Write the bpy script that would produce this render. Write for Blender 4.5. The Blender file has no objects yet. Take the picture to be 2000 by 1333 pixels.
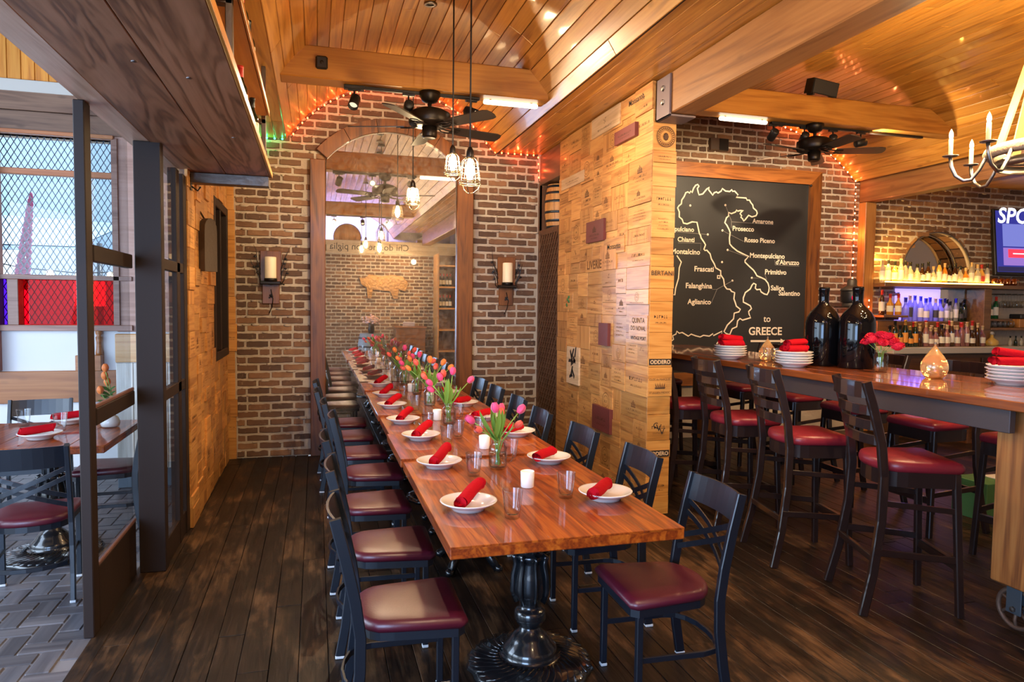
import bpy, math, random
from mathutils import Vector, Matrix
PI = math.pi
S = bpy.context.scene
COL = S.collection
R = random.Random(7)

# ------------------------------------------------------------------ camera
cam = bpy.data.cameras.new('camera'); camo = bpy.data.objects.new('camera', cam); COL.objects.link(camo)
cam.sensor_width = 36; cam.lens = 1343.86 / 2000 * 36; cam.clip_start = 0.05
yw, pt, rl = math.radians(15.9415), math.radians(3.01096), math.radians(0.69653)
Fw = Vector((math.sin(yw) * math.cos(pt), math.cos(yw) * math.cos(pt), -math.sin(pt)))
Rt = Vector((math.cos(yw), -math.sin(yw), 0)); Up = Rt.cross(Fw)
cr = math.cos(rl) * Rt + math.sin(rl) * Up; cu_ = -math.sin(rl) * Rt + math.cos(rl) * Up
camo.matrix_world = Matrix(((cr.x, cu_.x, -Fw.x, 0), (cr.y, cu_.y, -Fw.y, 0), (cr.z, cu_.z, -Fw.z, 1.63), (0, 0, 0, 1)))
S.camera = camo
# ------------------------------------------------------------------ view, world, big lights
S.view_settings.view_transform = 'Standard'; S.view_settings.look = 'None'
S.view_settings.exposure = 0.40; S.view_settings.gamma = 1.0; S.view_settings.use_curve_mapping = False
cy = S.cycles
cy.max_bounces = 9; cy.diffuse_bounces = 4; cy.glossy_bounces = 5; cy.transmission_bounces = 8; cy.transparent_max_bounces = 12
cy.caustics_reflective = False; cy.caustics_refractive = False; cy.sample_clamp_indirect = 6.0; cy.blur_glossy = 0.6
cy.use_denoising = True
try: cy.denoiser = 'OPENIMAGEDENOISE'
except Exception: pass
W = bpy.data.worlds.new('sky'); S.world = W; W.use_nodes = True
W.node_tree.nodes['Background'].inputs[0].default_value = (0.70, 0.84, 1.0, 1)
W.node_tree.nodes['Background'].inputs[1].default_value = 2.6

def light(kind, loc, power, col, rot=None, size=0.1, sy=None, spot=60, blend=.6, name='lamp_light', aim=None):
    l = bpy.data.lights.new(name, kind); l.energy = power; l.color = col
    if kind == 'AREA':
        l.size = size
        if sy: l.shape = 'RECTANGLE'; l.size_y = sy
    else: l.shadow_soft_size = size
    if kind == 'SPOT': l.spot_size = math.radians(spot); l.spot_blend = blend
    o = bpy.data.objects.new(name, l); COL.objects.link(o); o.location = loc
    if aim is not None: o.rotation_euler = (Vector(aim) - Vector(loc)).to_track_quat('-Z', 'Y').to_euler()
    elif rot: o.rotation_euler = rot
    return o
WARM = (1.0, 0.71, 0.38); WARMW = (1.0, 0.76, 0.48); COOL = (0.33, 0.56, 1.0)
# daylight through the shop windows: the glazed front behind the camera on the left and the open patio side
light('AREA', (-2.6, -2.2, 1.75), 250, COOL, aim=(0.4, 3.2, .9), size=2.6, sy=2.2, name='daylight_front_windows')
light('AREA', (-4.6, 3.2, 1.9), 215, (.55, .74, 1.0), aim=(0.2, 4.2, .9), size=4.5, sy=2.4, name='daylight_patio_opening')

# ------------------------------------------------------------------ mesh building
class MB:
    def __init__(s, M=None): s.v = []; s.f = []; s.sm = []; s.M = M
    def add(s, vs, fs, sm=False, M=None):
        n = len(s.v); T = M if M is not None else s.M
        s.v += [tuple(T @ Vector(p)) for p in vs] if T is not None else [tuple(p) for p in vs]
        s.f += [tuple(i + n for i in f) for f in fs]; s.sm += [sm] * len(fs); return s
    def box(s, x0, x1, y0, y1, z0, z1, b=0.0, M=None):
        if x1 < x0: x0, x1 = x1, x0
        if y1 < y0: y0, y1 = y1, y0
        if z1 < z0: z0, z1 = z1, z0
        if b <= 0:
            vs = [(x, y, z) for x in (x0, x1) for y in (y0, y1) for z in (z0, z1)]
            return s.add(vs, [(0, 1, 3, 2), (4, 6, 7, 5), (0, 4, 5, 1), (2, 3, 7, 6), (0, 2, 6, 4), (1, 5, 7, 3)], False, M)
        b = min(b, (x1 - x0) * .49, (y1 - y0) * .49, (z1 - z0) * .49)
        X, Y, Z = (x0, x1), (y0, y1), (z0, z1); sg = (1, -1); vs = []; ix = {}
        for i in (0, 1):
            for j in (0, 1):
                for k in (0, 1):
                    for a in range(3):
                        ix[i, j, k, a] = len(vs)
                        vs.append((X[i] + (0 if a == 0 else b * sg[i]), Y[j] + (0 if a == 1 else b * sg[j]), Z[k] + (0 if a == 2 else b * sg[k])))
        fs = []
        for i in (0, 1):
            fs.append([ix[i, 0, 0, 0], ix[i, 1, 0, 0], ix[i, 1, 1, 0], ix[i, 0, 1, 0]])
            fs.append([ix[0, i, 0, 1], ix[1, i, 0, 1], ix[1, i, 1, 1], ix[0, i, 1, 1]])
            fs.append([ix[0, 0, i, 2], ix[1, 0, i, 2], ix[1, 1, i, 2], ix[0, 1, i, 2]])
        for i in (0, 1):
            for j in (0, 1):
                fs.append([ix[i, j, 0, 0], ix[i, j, 1, 0], ix[i, j, 1, 1], ix[i, j, 0, 1]])
                fs.append([ix[i, 0, j, 0], ix[i, 1, j, 0], ix[i, 1, j, 2], ix[i, 0, j, 2]])
                fs.append([ix[0, i, j, 1], ix[1, i, j, 1], ix[1, i, j, 2], ix[0, i, j, 2]])
                for k in (0, 1): fs.append([ix[i, j, k, a] for a in range(3)])
        c = Vector(((x0 + x1) / 2, (y0 + y1) / 2, (z0 + z1) / 2)); out = []
        for f in fs:
            p = [Vector(vs[q]) for q in f]; nrm = (p[1] - p[0]).cross(p[2] - p[0])
            out.append(tuple(f) if nrm.dot(sum(p, Vector()) / len(p) - c) > 0 else tuple(reversed(f)))
        return s.add(vs, out, False, M)
    def lathe(s, prof, n=20, c=(0, 0, 0), M=None, sm=True, a0=0.0, wob=None):
        vs = []; rings = []
        for r, z in prof:
            if r <= 1e-6: rings.append([len(vs)]); vs.append((c[0], c[1], c[2] + z))
            else:
                rings.append(list(range(len(vs), len(vs) + n)))
                for i in range(n):
                    a = a0 + 2 * PI * i / n; q = r * (wob(a, z) if wob else 1)
                    vs.append((c[0] + q * math.cos(a), c[1] + q * math.sin(a), c[2] + z))
        fs = []
        for A, B in zip(rings, rings[1:]):
            for i in range(n):
                j = (i + 1) % n
                if len(A) == 1 and len(B) == 1: break
                if len(A) == 1: fs.append((A[0], B[j], B[i]))
                elif len(B) == 1: fs.append((A[i], A[j], B[0]))
                else: fs.append((A[i], A[j], B[j], B[i]))
        return s.add(vs, fs, sm, M)
    def cyl(s, r, z0, z1, c=(0, 0), n=16, M=None, r2=None):
        r2 = r if r2 is None else r2
        e = min(.15 * r, .002)
        return s.lathe([(0, z0), (r - e, z0), (r, z0 + e), (r2, z1 - e), (r2 - e, z1), (0, z1)], n, (c[0], c[1], 0), M)
    def ball(s, c, rx, ry=None, rz=None, n=10, m=6, M=None):
        ry = rx if ry is None else ry; rz = rx if rz is None else rz
        T = Matrix.Translation(c) @ Matrix.Diagonal((rx, ry, rz, 1))
        if M is not None: T = M @ T
        elif s.M is not None: T = s.M @ T
        return s.lathe([(math.sin(PI * i / m) if 0 < i < m else 0, -math.cos(PI * i / m)) for i in range(m + 1)], n, (0, 0, 0), T)
    def sweep(s, path, sec, up=(0, 0, 1), closed=False, sm=False, scale=None, M=None, cap=True):
        P = [Vector(p) for p in path]; n = len(P); m = len(sec); vs = []; u0 = Vector(up)
        for i in range(n):
            if closed: t = P[(i + 1) % n] - P[i - 1]
            else: t = P[min(i + 1, n - 1)] - P[max(i - 1, 0)]
            t.normalize(); sd = t.cross(u0)
            if sd.length < 1e-4: sd = t.cross(Vector((1, 0, 0.01)))
            sd.normalize(); uu = sd.cross(t); k = scale[i] if scale else 1
            for a, b in sec: vs.append(P[i] + sd * a * k + uu * b * k)
        fs = []
        for i in range(n if closed else n - 1):
            j = (i + 1) % n
            for q in range(m):
                r = (q + 1) % m; fs.append((i * m + q, i * m + r, j * m + r, j * m + q))
        if not closed and cap: fs.append(tuple(range(m - 1, -1, -1))); fs.append(tuple((n - 1) * m + q for q in range(m)))
        return s.add(vs, fs, sm, M)
    def tube(s, path, r, n=8, closed=False, up=(0, 0, 1), scale=None, M=None):
        return s.sweep(path, [(r * math.cos(2 * PI * i / n), r * math.sin(2 * PI * i / n)) for i in range(n)], up, closed, True, scale, M)
    def bar(s, path, w, h, up=(0, 0, 1), closed=False, M=None, sm=False):
        w /= 2; h /= 2; c = min(w, h) * .3
        sec = [(-w, -h + c), (-w + c, -h), (w - c, -h), (w, -h + c), (w, h - c), (w - c, h), (-w + c, h), (-w, h - c)]
        return s.sweep(path, sec, up, closed, sm, None, M)
    def prism(s, poly, z0, z1, M=None, sm=False):
        n = len(poly); vs = [(x, y, z0) for x, y in poly] + [(x, y, z1) for x, y in poly]
        fs = [tuple(range(n - 1, -1, -1)), tuple(range(n, 2 * n))] + [(i, (i + 1) % n, n + (i + 1) % n, n + i) for i in range(n)]
        return s.add(vs, fs, sm, M)
    def mesh(s, name):
        me = bpy.data.meshes.new(name); me.from_pydata(s.v, [], s.f); me.polygons.foreach_set('use_smooth', s.sm); me.update(); return me

def put(name, me, m, parent=None, loc=None, rot=None, scl=None):
    if isinstance(me, MB): me = me.mesh(name)
    o = bpy.data.objects.new(name, me)
    if m is not None and len(me.materials) == 0: me.materials.append(m)
    COL.objects.link(o)
    if parent is not None: o.parent = parent
    if loc: o.location = loc
    if rot: o.rotation_euler = rot
    if scl: o.scale = scl
    return o
def thing(name, label, cat, loc=(0, 0, 0), rz=0.0, group=None):
    o = bpy.data.objects.new(name, None); o.empty_display_size = .05; COL.objects.link(o)
    o.location = loc; o.rotation_euler = (0, 0, rz); o['label'] = label; o['category'] = cat
    if group: o['group'] = group
    return o
def tag(o, label, cat, group=None):
    o['label'] = label; o['category'] = cat
    if group: o['group'] = group
    return o
def struct(name, me, m, loc=None):
    o = put(name, me, m, None, loc); o['kind'] = 'structure'; return o
def dup(root, loc, rz=0.0, label=None, scl=None, group=None):
    r = root.copy(); COL.objects.link(r); r.location = loc; r.rotation_euler = (0, 0, rz)
    if label: r['label'] = label
    if group: r['group'] = group
    if scl: r.scale = scl
    for ch in root.children:
        c = ch.copy(); COL.objects.link(c); c.parent = r
        for g in ch.children:
            d = g.copy(); COL.objects.link(d); d.parent = c
    return r
def tmesh(body, size=1.0, bold=0.0, align='CENTER', width=None, ext=0.0):
    cu = bpy.data.curves.new('lettering', 'FONT'); cu.body = body; cu.size = size; cu.align_x = align; cu.align_y = 'BOTTOM_BASELINE'
    cu.offset = bold; cu.extrude = ext; cu.resolution_u = 3; cu.fill_mode = 'FRONT' if ext == 0 else 'BOTH'
    o = bpy.data.objects.new('lettering', cu); me = bpy.data.meshes.new_from_object(o)
    bpy.data.objects.remove(o); bpy.data.curves.remove(cu); me.materials.clear()
    if width and len(me.vertices):
        xs = [v.co.x for v in me.vertices]; k = width / max(1e-6, max(xs) - min(xs))
        x0 = min(xs) if align == 'LEFT' else 0
        for v in me.vertices: v.co.x = (v.co.x - x0) * k; v.co.y *= k
    return me
def tz(x=0, y=0, z=0): return Matrix.Translation((x, y, z))
def rx(a): return Matrix.Rotation(a, 4, 'X')
def ry(a): return Matrix.Rotation(a, 4, 'Y')
def rzm(a): return Matrix.Rotation(a, 4, 'Z')
ORD = ['first', 'second', 'third', 'fourth', 'fifth', 'sixth', 'seventh', 'eighth', 'ninth', 'tenth', 'eleventh', 'twelfth', 'thirteenth', 'fourteenth',
       'fifteenth', 'sixteenth', 'seventeenth', 'eighteenth', 'nineteenth', 'twentieth', 'twenty-first', 'twenty-second', 'twenty-third', 'twenty-fourth', 'twenty-fifth']

# ------------------------------------------------------------------ materials
def nodes(name):
    m = bpy.data.materials.new(name); m.use_nodes = True; t = m.node_tree; return m, t, t.nodes['Principled BSDF']
def N(t, kind, **kw):
    n = t.nodes.new(kind)
    for k, v in kw.items():
        if isinstance(k, str) and k.startswith('i_'): n.inputs[k[2:].replace('_', ' ')].default_value = v
        else: setattr(n, k, v)
    return n
def ramp(t, stops):
    r = t.nodes.new('ShaderNodeValToRGB'); e = r.color_ramp.elements
    while len(e) < len(stops): e.new(.5)
    for q, (p, c) in zip(e, stops): q.position = p; q.color = (*c, 1)
    return r
def plain(name, col, rough=.5, metal=0.0, spec=.5, coat=0.0, emit=None, es=1.0, trans=0.0, ior=1.45, bump=0.0, bscale=60, sheen=0.0, alpha=1.0):
    m, t, b = nodes(name); b.inputs['Base Color'].default_value = (*col, 1); b.inputs['Roughness'].default_value = rough
    b.inputs['Metallic'].default_value = metal; b.inputs['Specular IOR Level'].default_value = spec; b.inputs['Coat Weight'].default_value = coat
    b.inputs['Transmission Weight'].default_value = trans; b.inputs['IOR'].default_value = ior; b.inputs['Sheen Weight'].default_value = sheen
    b.inputs['Alpha'].default_value = alpha
    if emit: b.inputs['Emission Color'].default_value = (*emit, 1); b.inputs['Emission Strength'].default_value = es
    if bump > 0:
        tc = N(t, 'ShaderNodeTexCoord'); no = N(t, 'ShaderNodeTexNoise', i_Scale=bscale, i_Detail=4.0); bp = N(t, 'ShaderNodeBump', i_Strength=bump, i_Distance=.01)
        t.links.new(tc.outputs['Object'], no.inputs['Vector']); t.links.new(no.outputs['Fac'], bp.inputs['Height']); t.links.new(bp.outputs['Normal'], b.inputs['Normal'])
    return m
def wood(name, dark, mid, lite, axis=1, scale=1.0, rough=.4, coat=0.0, vary=.35, knots=.0, bump=.12, spec=.5, grain=1.0):
    """board: grain along the axis, every board shifted and tinted on its own"""
    m, t, b = nodes(name); L = t.links.new
    tc = N(t, 'ShaderNodeTexCoord'); oi = N(t, 'ShaderNodeObjectInfo')
    off = N(t, 'ShaderNodeVectorMath', operation='SCALE'); off.inputs[0].default_value = (13.7, 7.1, 9.3)
    L(oi.outputs['Random'], off.inputs['Scale'])
    ad = N(t, 'ShaderNodeVectorMath', operation='ADD'); L(tc.outputs['Object'], ad.inputs[0]); L(off.outputs[0], ad.inputs[1])
    mp = N(t, 'ShaderNodeMapping'); sc = [9 * scale] * 3; sc[axis] = .9 * scale; mp.inputs['Scale'].default_value = sc; L(ad.outputs[0], mp.inputs['Vector'])
    n1 = N(t, 'ShaderNodeTexNoise', i_Scale=1.0, i_Detail=3.0, i_Distortion=1.2); L(mp.outputs[0], n1.inputs['Vector'])
    mul = N(t, 'ShaderNodeMath', operation='MULTIPLY'); mul.inputs[1].default_value = 16 * grain; L(n1.outputs['Fac'], mul.inputs[0])
    sn = N(t, 'ShaderNodeMath', operation='SINE'); L(mul.outputs[0], sn.inputs[0])
    fine = N(t, 'ShaderNodeTexNoise', i_Scale=6.0, i_Detail=5.0); mp2 = N(t, 'ShaderNodeMapping'); s2 = [14 * scale] * 3; s2[axis] = .5 * scale
    mp2.inputs['Scale'].default_value = s2; L(ad.outputs[0], mp2.inputs['Vector']); L(mp2.outputs[0], fine.inputs['Vector'])
    m1 = N(t, 'ShaderNodeMath', operation='MULTIPLY_ADD'); m1.inputs[1].default_value = .22; m1.inputs[2].default_value = .12; L(sn.outputs[0], m1.inputs[0])
    m2 = N(t, 'ShaderNodeMath', operation='ADD'); L(m1.outputs[0], m2.inputs[0])
    f2 = N(t, 'ShaderNodeMath', operation='MULTIPLY'); f2.inputs[1].default_value = .75; L(fine.outputs['Fac'], f2.inputs[0]); L(f2.outputs[0], m2.inputs[1])
    rp = ramp(t, [(.15, dark), (.5, mid), (.85, lite)]); L(m2.outputs[0], rp.inputs['Fac'])
    hs = N(t, 'ShaderNodeHueSaturation'); L(rp.outputs['Color'], hs.inputs['Color'])
    mv = N(t, 'ShaderNodeMapRange'); mv.inputs['To Min'].default_value = 1 - vary; mv.inputs['To Max'].default_value = 1 + vary * .7; L(oi.outputs['Random'], mv.inputs['Value']); L(mv.outputs[0], hs.inputs['Value'])
    colo = hs.outputs['Color']
    if knots > 0:
        vo = N(t, 'ShaderNodeTexVoronoi', i_Scale=1.0); mp3 = N(t, 'ShaderNodeMapping'); s3 = [6.5] * 3; s3[axis] = 2.6; mp3.inputs['Scale'].default_value = s3
        L(ad.outputs[0], mp3.inputs['Vector']); L(mp3.outputs[0], vo.inputs['Vector'])
        kr = ramp(t, [(.06, (1, 1, 1)), (.14, (0, 0, 0))]); L(vo.outputs['Distance'], kr.inputs['Fac'])
        mx = N(t, 'ShaderNodeMix', data_type='RGBA'); kf = N(t, 'ShaderNodeMath', operation='MULTIPLY'); kf.inputs[1].default_value = knots; L(kr.outputs['Color'], kf.inputs[0])
        L(kf.outputs[0], mx.inputs['Factor']); L(colo, mx.inputs[6]); mx.inputs[7].default_value = (dark[0] * .45, dark[1] * .4, dark[2] * .35, 1); colo = mx.outputs[2]
    L(colo, b.inputs['Base Color']); b.inputs['Roughness'].default_value = rough; b.inputs['Coat Weight'].default_value = coat; b.inputs['Coat Roughness'].default_value = .06
    b.inputs['Specular IOR Level'].default_value = spec
    if bump > 0:
        bp = N(t, 'ShaderNodeBump', i_Strength=bump, i_Distance=.004); L(m2.outputs[0], bp.inputs['Height']); L(bp.outputs['Normal'], b.inputs['Normal'])
    return m
PINE = wood('pine_board', (.28, .105, .014), (.45, .188, .027), (.58, .275, .050), 1, .8, .34, .15, .22, .55)
BEAM = wood('glulam_beam', (.25, .088, .014), (.36, .142, .023), (.45, .20, .036), 0, .7, .42, .05, .1, .35)
BEAMY = wood('beam_along_room', (.17, .065, .02), (.26, .105, .03), (.34, .15, .045), 1, .7, .42, .05, .1, .3)
SHELF = wood('brown_shelf_board', (.11, .040, .017), (.29, .122, .055), (.38, .17, .085), 1, .55, .5, .0, .12, .4, .15, .4, 2.2)
SHELFE = wood('shelf_edge_pine', (.36, .13, .02), (.46, .18, .03), (.55, .24, .05), 1, .9, .4, 0, .1)
REDW = wood('stained_frame', (.055, .016, .004), (.135, .040, .007), (.21, .07, .012), 2, 1.0, .4, .15, .12)
REDWX = wood('stained_frame_rail', (.12, .036, .008), (.22, .07, .015), (.31, .11, .025), 0, 1.0, .42, .1, .12)
POSTW = wood('timber_post', (.25, .09, .02), (.38, .15, .03), (.46, .2, .05), 2, .8, .5, 0, .1, .3)
CRATE = wood('wine_crate_pine', (.34, .135, .032), (.53, .235, .060), (.66, .34, .10), 1, 1.1, .38, .1, .26, .25)
CRATEZ = wood('wine_crate_pine_upright', (.33, .13, .03), (.51, .22, .055), (.62, .31, .09), 2, 1.1, .38, .1, .25, .25)
CRATEX = wood('wine_crate_end_pine', (.36, .14, .025), (.52, .22, .045), (.62, .30, .075), 0, 1.1, .42, .1, .22, .3)
CRATER = plain('wine_crate_red_stain', (.16, .035, .03), .5, bump=.1)
CRATED = wood('wine_crate_dark', (.12, .05, .015), (.2, .085, .025), (.27, .12, .04), 1, 1.1, .4, .05, .2)
TABLE = wood('varnished_table_plank', (.14, .018, .002), (.30, .054, .004), (.44, .108, .009), 1, 1.2, .5, .6, .16, .15, .03, .25, 1.3)
HITOP = wood('varnished_hightop_plank', (.11, .020, .004), (.23, .046, .006), (.33, .08, .011), 1, 1.2, .5, 1.0, .15, .2, .03)
RUSTW = wood('rustic_leg_timber', (.16, .048, .010), (.33, .115, .024), (.43, .175, .042), 2, 1.0, .55, 0, .1, .3, .2)
ESP = plain('espresso_wood', (.018, .009, .008), .3, coat=.6, bump=.03, bscale=30)
BLK = plain('black_powder_coat', (.006, .009, .016), .34, 0, .8, bump=.02, bscale=300)
IRON = plain('black_cast_iron', (.008, .009, .011), .22, 0, .6, coat=.6)
VINYL = plain('burgundy_vinyl', (.085, .006, .018), .38, 0, .8, bump=.06, bscale=120)
REDSEAT = plain('red_vinyl', (.22, .016, .026), .34, 0, .5, bump=.12, bscale=40)
GLIDE = plain('white_glide', (.6, .62, .64), .5)
CERAM = plain('white_ceramic', (.74, .71, .68), .12, 0, .5, coat=.4)
NAPK = plain('red_napkin', (.44, .004, .012), .85, 0, .12, bump=.35, bscale=90)
WAX = plain('candle_wax', (.80, .70, .52), .5, emit=(1, .62, .25), es=.12)
FROST = plain('frosted_votive', (.82, .82, .80), .35, emit=(1, .75, .45), es=.12)
BRONZE = plain('dark_bronze', (.018, .013, .010), .38, .6)
BLADE = plain('fan_blade', (.030, .022, .017), .38)
BLADEL = plain('fan_blade_pale', (.55, .42, .25), .4)
STEEL = plain('brushed_steel', (.24, .22, .21), .38, 1.0, bump=.05)
RAWST = plain('raw_steel', (.14, .115, .10), .4, .9, bump=.3, bscale=20)
PURST = plain('painted_bracket', (.16, .12, .13), .45, .4)
WIRE = plain('antique_wire', (.30, .24, .16), .3, .9)
CORD = plain('black_cord', (.01, .008, .007), .6)
BROWNF = plain('dark_brown_frame', (.026, .016, .013), .5, 0, .2, coat=.0, bump=.02, bscale=20)
PLAST = plain('white_stucco', (.80, .79, .80), .8, bump=.5, bscale=3)
BLKP = plain('black_plastic', (.012, .011, .011), .4)
CHALKB = plain('chalkboard', (.020, .019, .019), .5, bump=.02, bscale=4)
CHALK = plain('cream_chalk_paint', (.72, .60, .46), .8)
CHALKT = plain('thin_chalk_line', (.25, .23, .21), .8)
INK = plain('burnt_brand', (.07, .028, .012), .7)
INKK = plain('black_print', (.02, .014, .012), .6)
INKS = plain('faint_brand', (.17, .07, .025), .7)
INKR = plain('red_print', (.42, .06, .04), .7)
ROPE = plain('pale_rope', (.42, .27, .10), .8, bump=.4, bscale=150)
PETP = plain('pink_petal', (.80, .06, .20), .5, sheen=.3)
PETC = plain('coral_petal', (.80, .10, .06), .5, sheen=.3)
PETO = plain('orange_petal', (.82, .20, .03), .5, sheen=.3)
CARN = plain('red_carnation', (.65, .005, .03), .7, bump=.8, bscale=120)
LEAF = plain('tulip_leaf', (.17, .32, .05), .42)
LEAFD = plain('rose_leaf', (.05, .14, .03), .5)
STEMM = plain('green_stem', (.20, .36, .07), .5)
MARB = plain('marble_edge', (.50, .46, .40), .3, bump=.05)
COPPER = plain('copper', (.75, .33, .14), .22, 1.0)
def glassm(name, col, rough=0.0, ior=1.45):
    return plain(name, col, rough, 0, .5, trans=1.0, ior=ior)
AMBERG = glassm('amber_lustre_glass', (1.0, .72, .38), .02, 1.2)
BOTB = plain('black_glass', (.003, .003, .004), .05, 0, .4, coat=.0)
def thinpane(name, tint, edge=None, refl=1.0):
    """thin clear sheet: straight transmission, mirror-like Fresnel, edge tint where it is seen edge-on"""
    m = bpy.data.materials.new(name); m.use_nodes = True; t = m.node_tree; t.nodes.clear(); L = t.links.new
    o = N(t, 'ShaderNodeOutputMaterial'); tr = N(t, 'ShaderNodeBsdfTransparent'); tr.inputs[0].default_value = (*tint, 1)
    gl = N(t, 'ShaderNodeBsdfGlossy'); gl.inputs['Roughness'].default_value = .02; mx = N(t, 'ShaderNodeMixShader')
    if edge:
        lw = N(t, 'ShaderNodeLayerWeight'); lw.inputs[0].default_value = .25; mc = N(t, 'ShaderNodeMix', data_type='RGBA'); L(lw.outputs['Facing'], mc.inputs['Factor'])
        mc.inputs[6].default_value = (*tint, 1); mc.inputs[7].default_value = (*edge, 1); L(mc.outputs[2], tr.inputs[0])
    fr = N(t, 'ShaderNodeFresnel'); fr.inputs[0].default_value = 1.45; ge = N(t, 'ShaderNodeNewGeometry'); iv = N(t, 'ShaderNodeMath', operation='SUBTRACT'); iv.inputs[0].default_value = 1.0
    ml = N(t, 'ShaderNodeMath', operation='MULTIPLY'); L(ge.outputs['Backfacing'], iv.inputs[1]); L(iv.outputs[0], ml.inputs[0]); L(fr.outputs[0], ml.inputs[1])
    m2 = N(t, 'ShaderNodeMath', operation='MULTIPLY', use_clamp=True); m2.inputs[1].default_value = refl; L(ml.outputs[0], m2.inputs[0]); L(m2.outputs[0], mx.inputs[0])
    L(tr.outputs[0], mx.inputs[1]); L(gl.outputs[0], mx.inputs[2]); L(mx.outputs[0], o.inputs[0]); return m
PANE = thinpane('window_glass', (.93, .95, .96))
GLASS = thinpane('clear_glass', (.965, .972, .972), (.74, .77, .79), 2.0); WATER = thinpane('vase_water', (.93, .97, .945), (.78, .84, .80))
REDPANE = thinpane('red_stained_glass', (.93, .03, .08), None, .2)
PURPANE = thinpane('purple_stained_glass', (.22, .07, .55), None, .2)
def emitm(name, col, s): return plain(name, (0.02, .02, .02), .5, emit=col, es=s)
# ================================================================== STRUCTURE
YW = 7.6
def brickmat(name, stops, tint):
    m, t, b = nodes(name); L = t.links.new
    oi = N(t, 'ShaderNodeObjectInfo'); tc = N(t, 'ShaderNodeTexCoord'); ge = N(t, 'ShaderNodeNewGeometry')
    no = N(t, 'ShaderNodeTexNoise', i_Scale=11.0, i_Detail=5.0); L(ge.outputs['Position'], no.inputs['Vector'])
    wn = N(t, 'ShaderNodeTexWhiteNoise', noise_dimensions='1D'); L(oi.outputs['Random'], wn.inputs['W'])
    a = N(t, 'ShaderNodeMath', operation='MULTIPLY_ADD'); a.inputs[1].default_value = .75; L(wn.outputs['Value'], a.inputs[0])
    s = N(t, 'ShaderNodeMath', operation='MULTIPLY_ADD'); s.inputs[1].default_value = .5; s.inputs[2].default_value = -.13; L(no.outputs['Fac'], s.inputs[0]); L(s.outputs[0], a.inputs[2])
    r = ramp(t, stops); L(a.outputs[0], r.inputs['Fac'])
    n2 = N(t, 'ShaderNodeTexNoise', i_Scale=28.0, i_Detail=3.0); L(ge.outputs['Position'], n2.inputs['Vector'])
    k = ramp(t, [(.62, (0, 0, 0)), (.78, (1, 1, 1))]); L(n2.outputs['Fac'], k.inputs['Fac'])
    mx = N(t, 'ShaderNodeMix', data_type='RGBA'); f = N(t, 'ShaderNodeMath', operation='MULTIPLY'); f.inputs[1].default_value = .35
    L(k.outputs['Color'], f.inputs[0]); L(f.outputs[0], mx.inputs['Factor']); L(r.outputs['Color'], mx.inputs[6]); mx.inputs[7].default_value = (*tint, 1)
    L(mx.outputs[2], b.inputs['Base Color']); b.inputs['Roughness'].default_value = .72
    bp = N(t, 'ShaderNodeBump', i_Strength=.55, i_Distance=.006); L(no.outputs['Fac'], bp.inputs['Height']); L(bp.outputs['Normal'], b.inputs['Normal']); return m
BRICK = brickmat('old_brown_brick', [(.05, (.062, .032, .020)), (.4, (.115, .056, .029)), (.7, (.18, .086, .042)), (.97, (.29, .15, .07))], (.48, .34, .2))
BRICKB = brickmat('bar_brown_brick', [(.05, (.060, .030, .016)), (.4, (.13, .062, .028)), (.7, (.24, .12, .045)), (.95, (.36, .19, .07))], (.5, .36, .22))
MORTAR = plain('cream_mortar', (.46, .385, .30), .9, bump=.9, bscale=26)
def brick_mesh(k):
    q = random.Random(50 + k); m = MB(); n = 7; lx, ly, lz = .5, .5, .5
    top = []; bot = []                                             # wavy outline of the face, bevelled edge
    for i in range(n):
        x = -lx + 2 * lx * i / (n - 1); e = .05 if i in (0, n - 1) else 0
        top.append((x * (1 - e * .25), lz - e - q.uniform(0, .10))); bot.append((x * (1 - e * .25), -lz + e + q.uniform(0, .06)))
    out = bot + top[::-1]; c = len(out)
    vs = [(x, ly, z) for x, z in out] + [(x, -ly + .28, z) for x, z in out] + [(x * .965, -ly + q.uniform(0, .1), z * .86) for x, z in out]
    fs = []
    for a in (0, c):
        for i in range(c): fs.append((a + i, a + (i + 1) % c, a + c + (i + 1) % c, a + c + i))
    fs.append(tuple(2 * c + i for i in range(c)))
    m.add(vs, fs); return m.mesh('brick')
BRICKS = [brick_mesh(k) for k in range(9)]
BW, BH = .232, .0821
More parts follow.
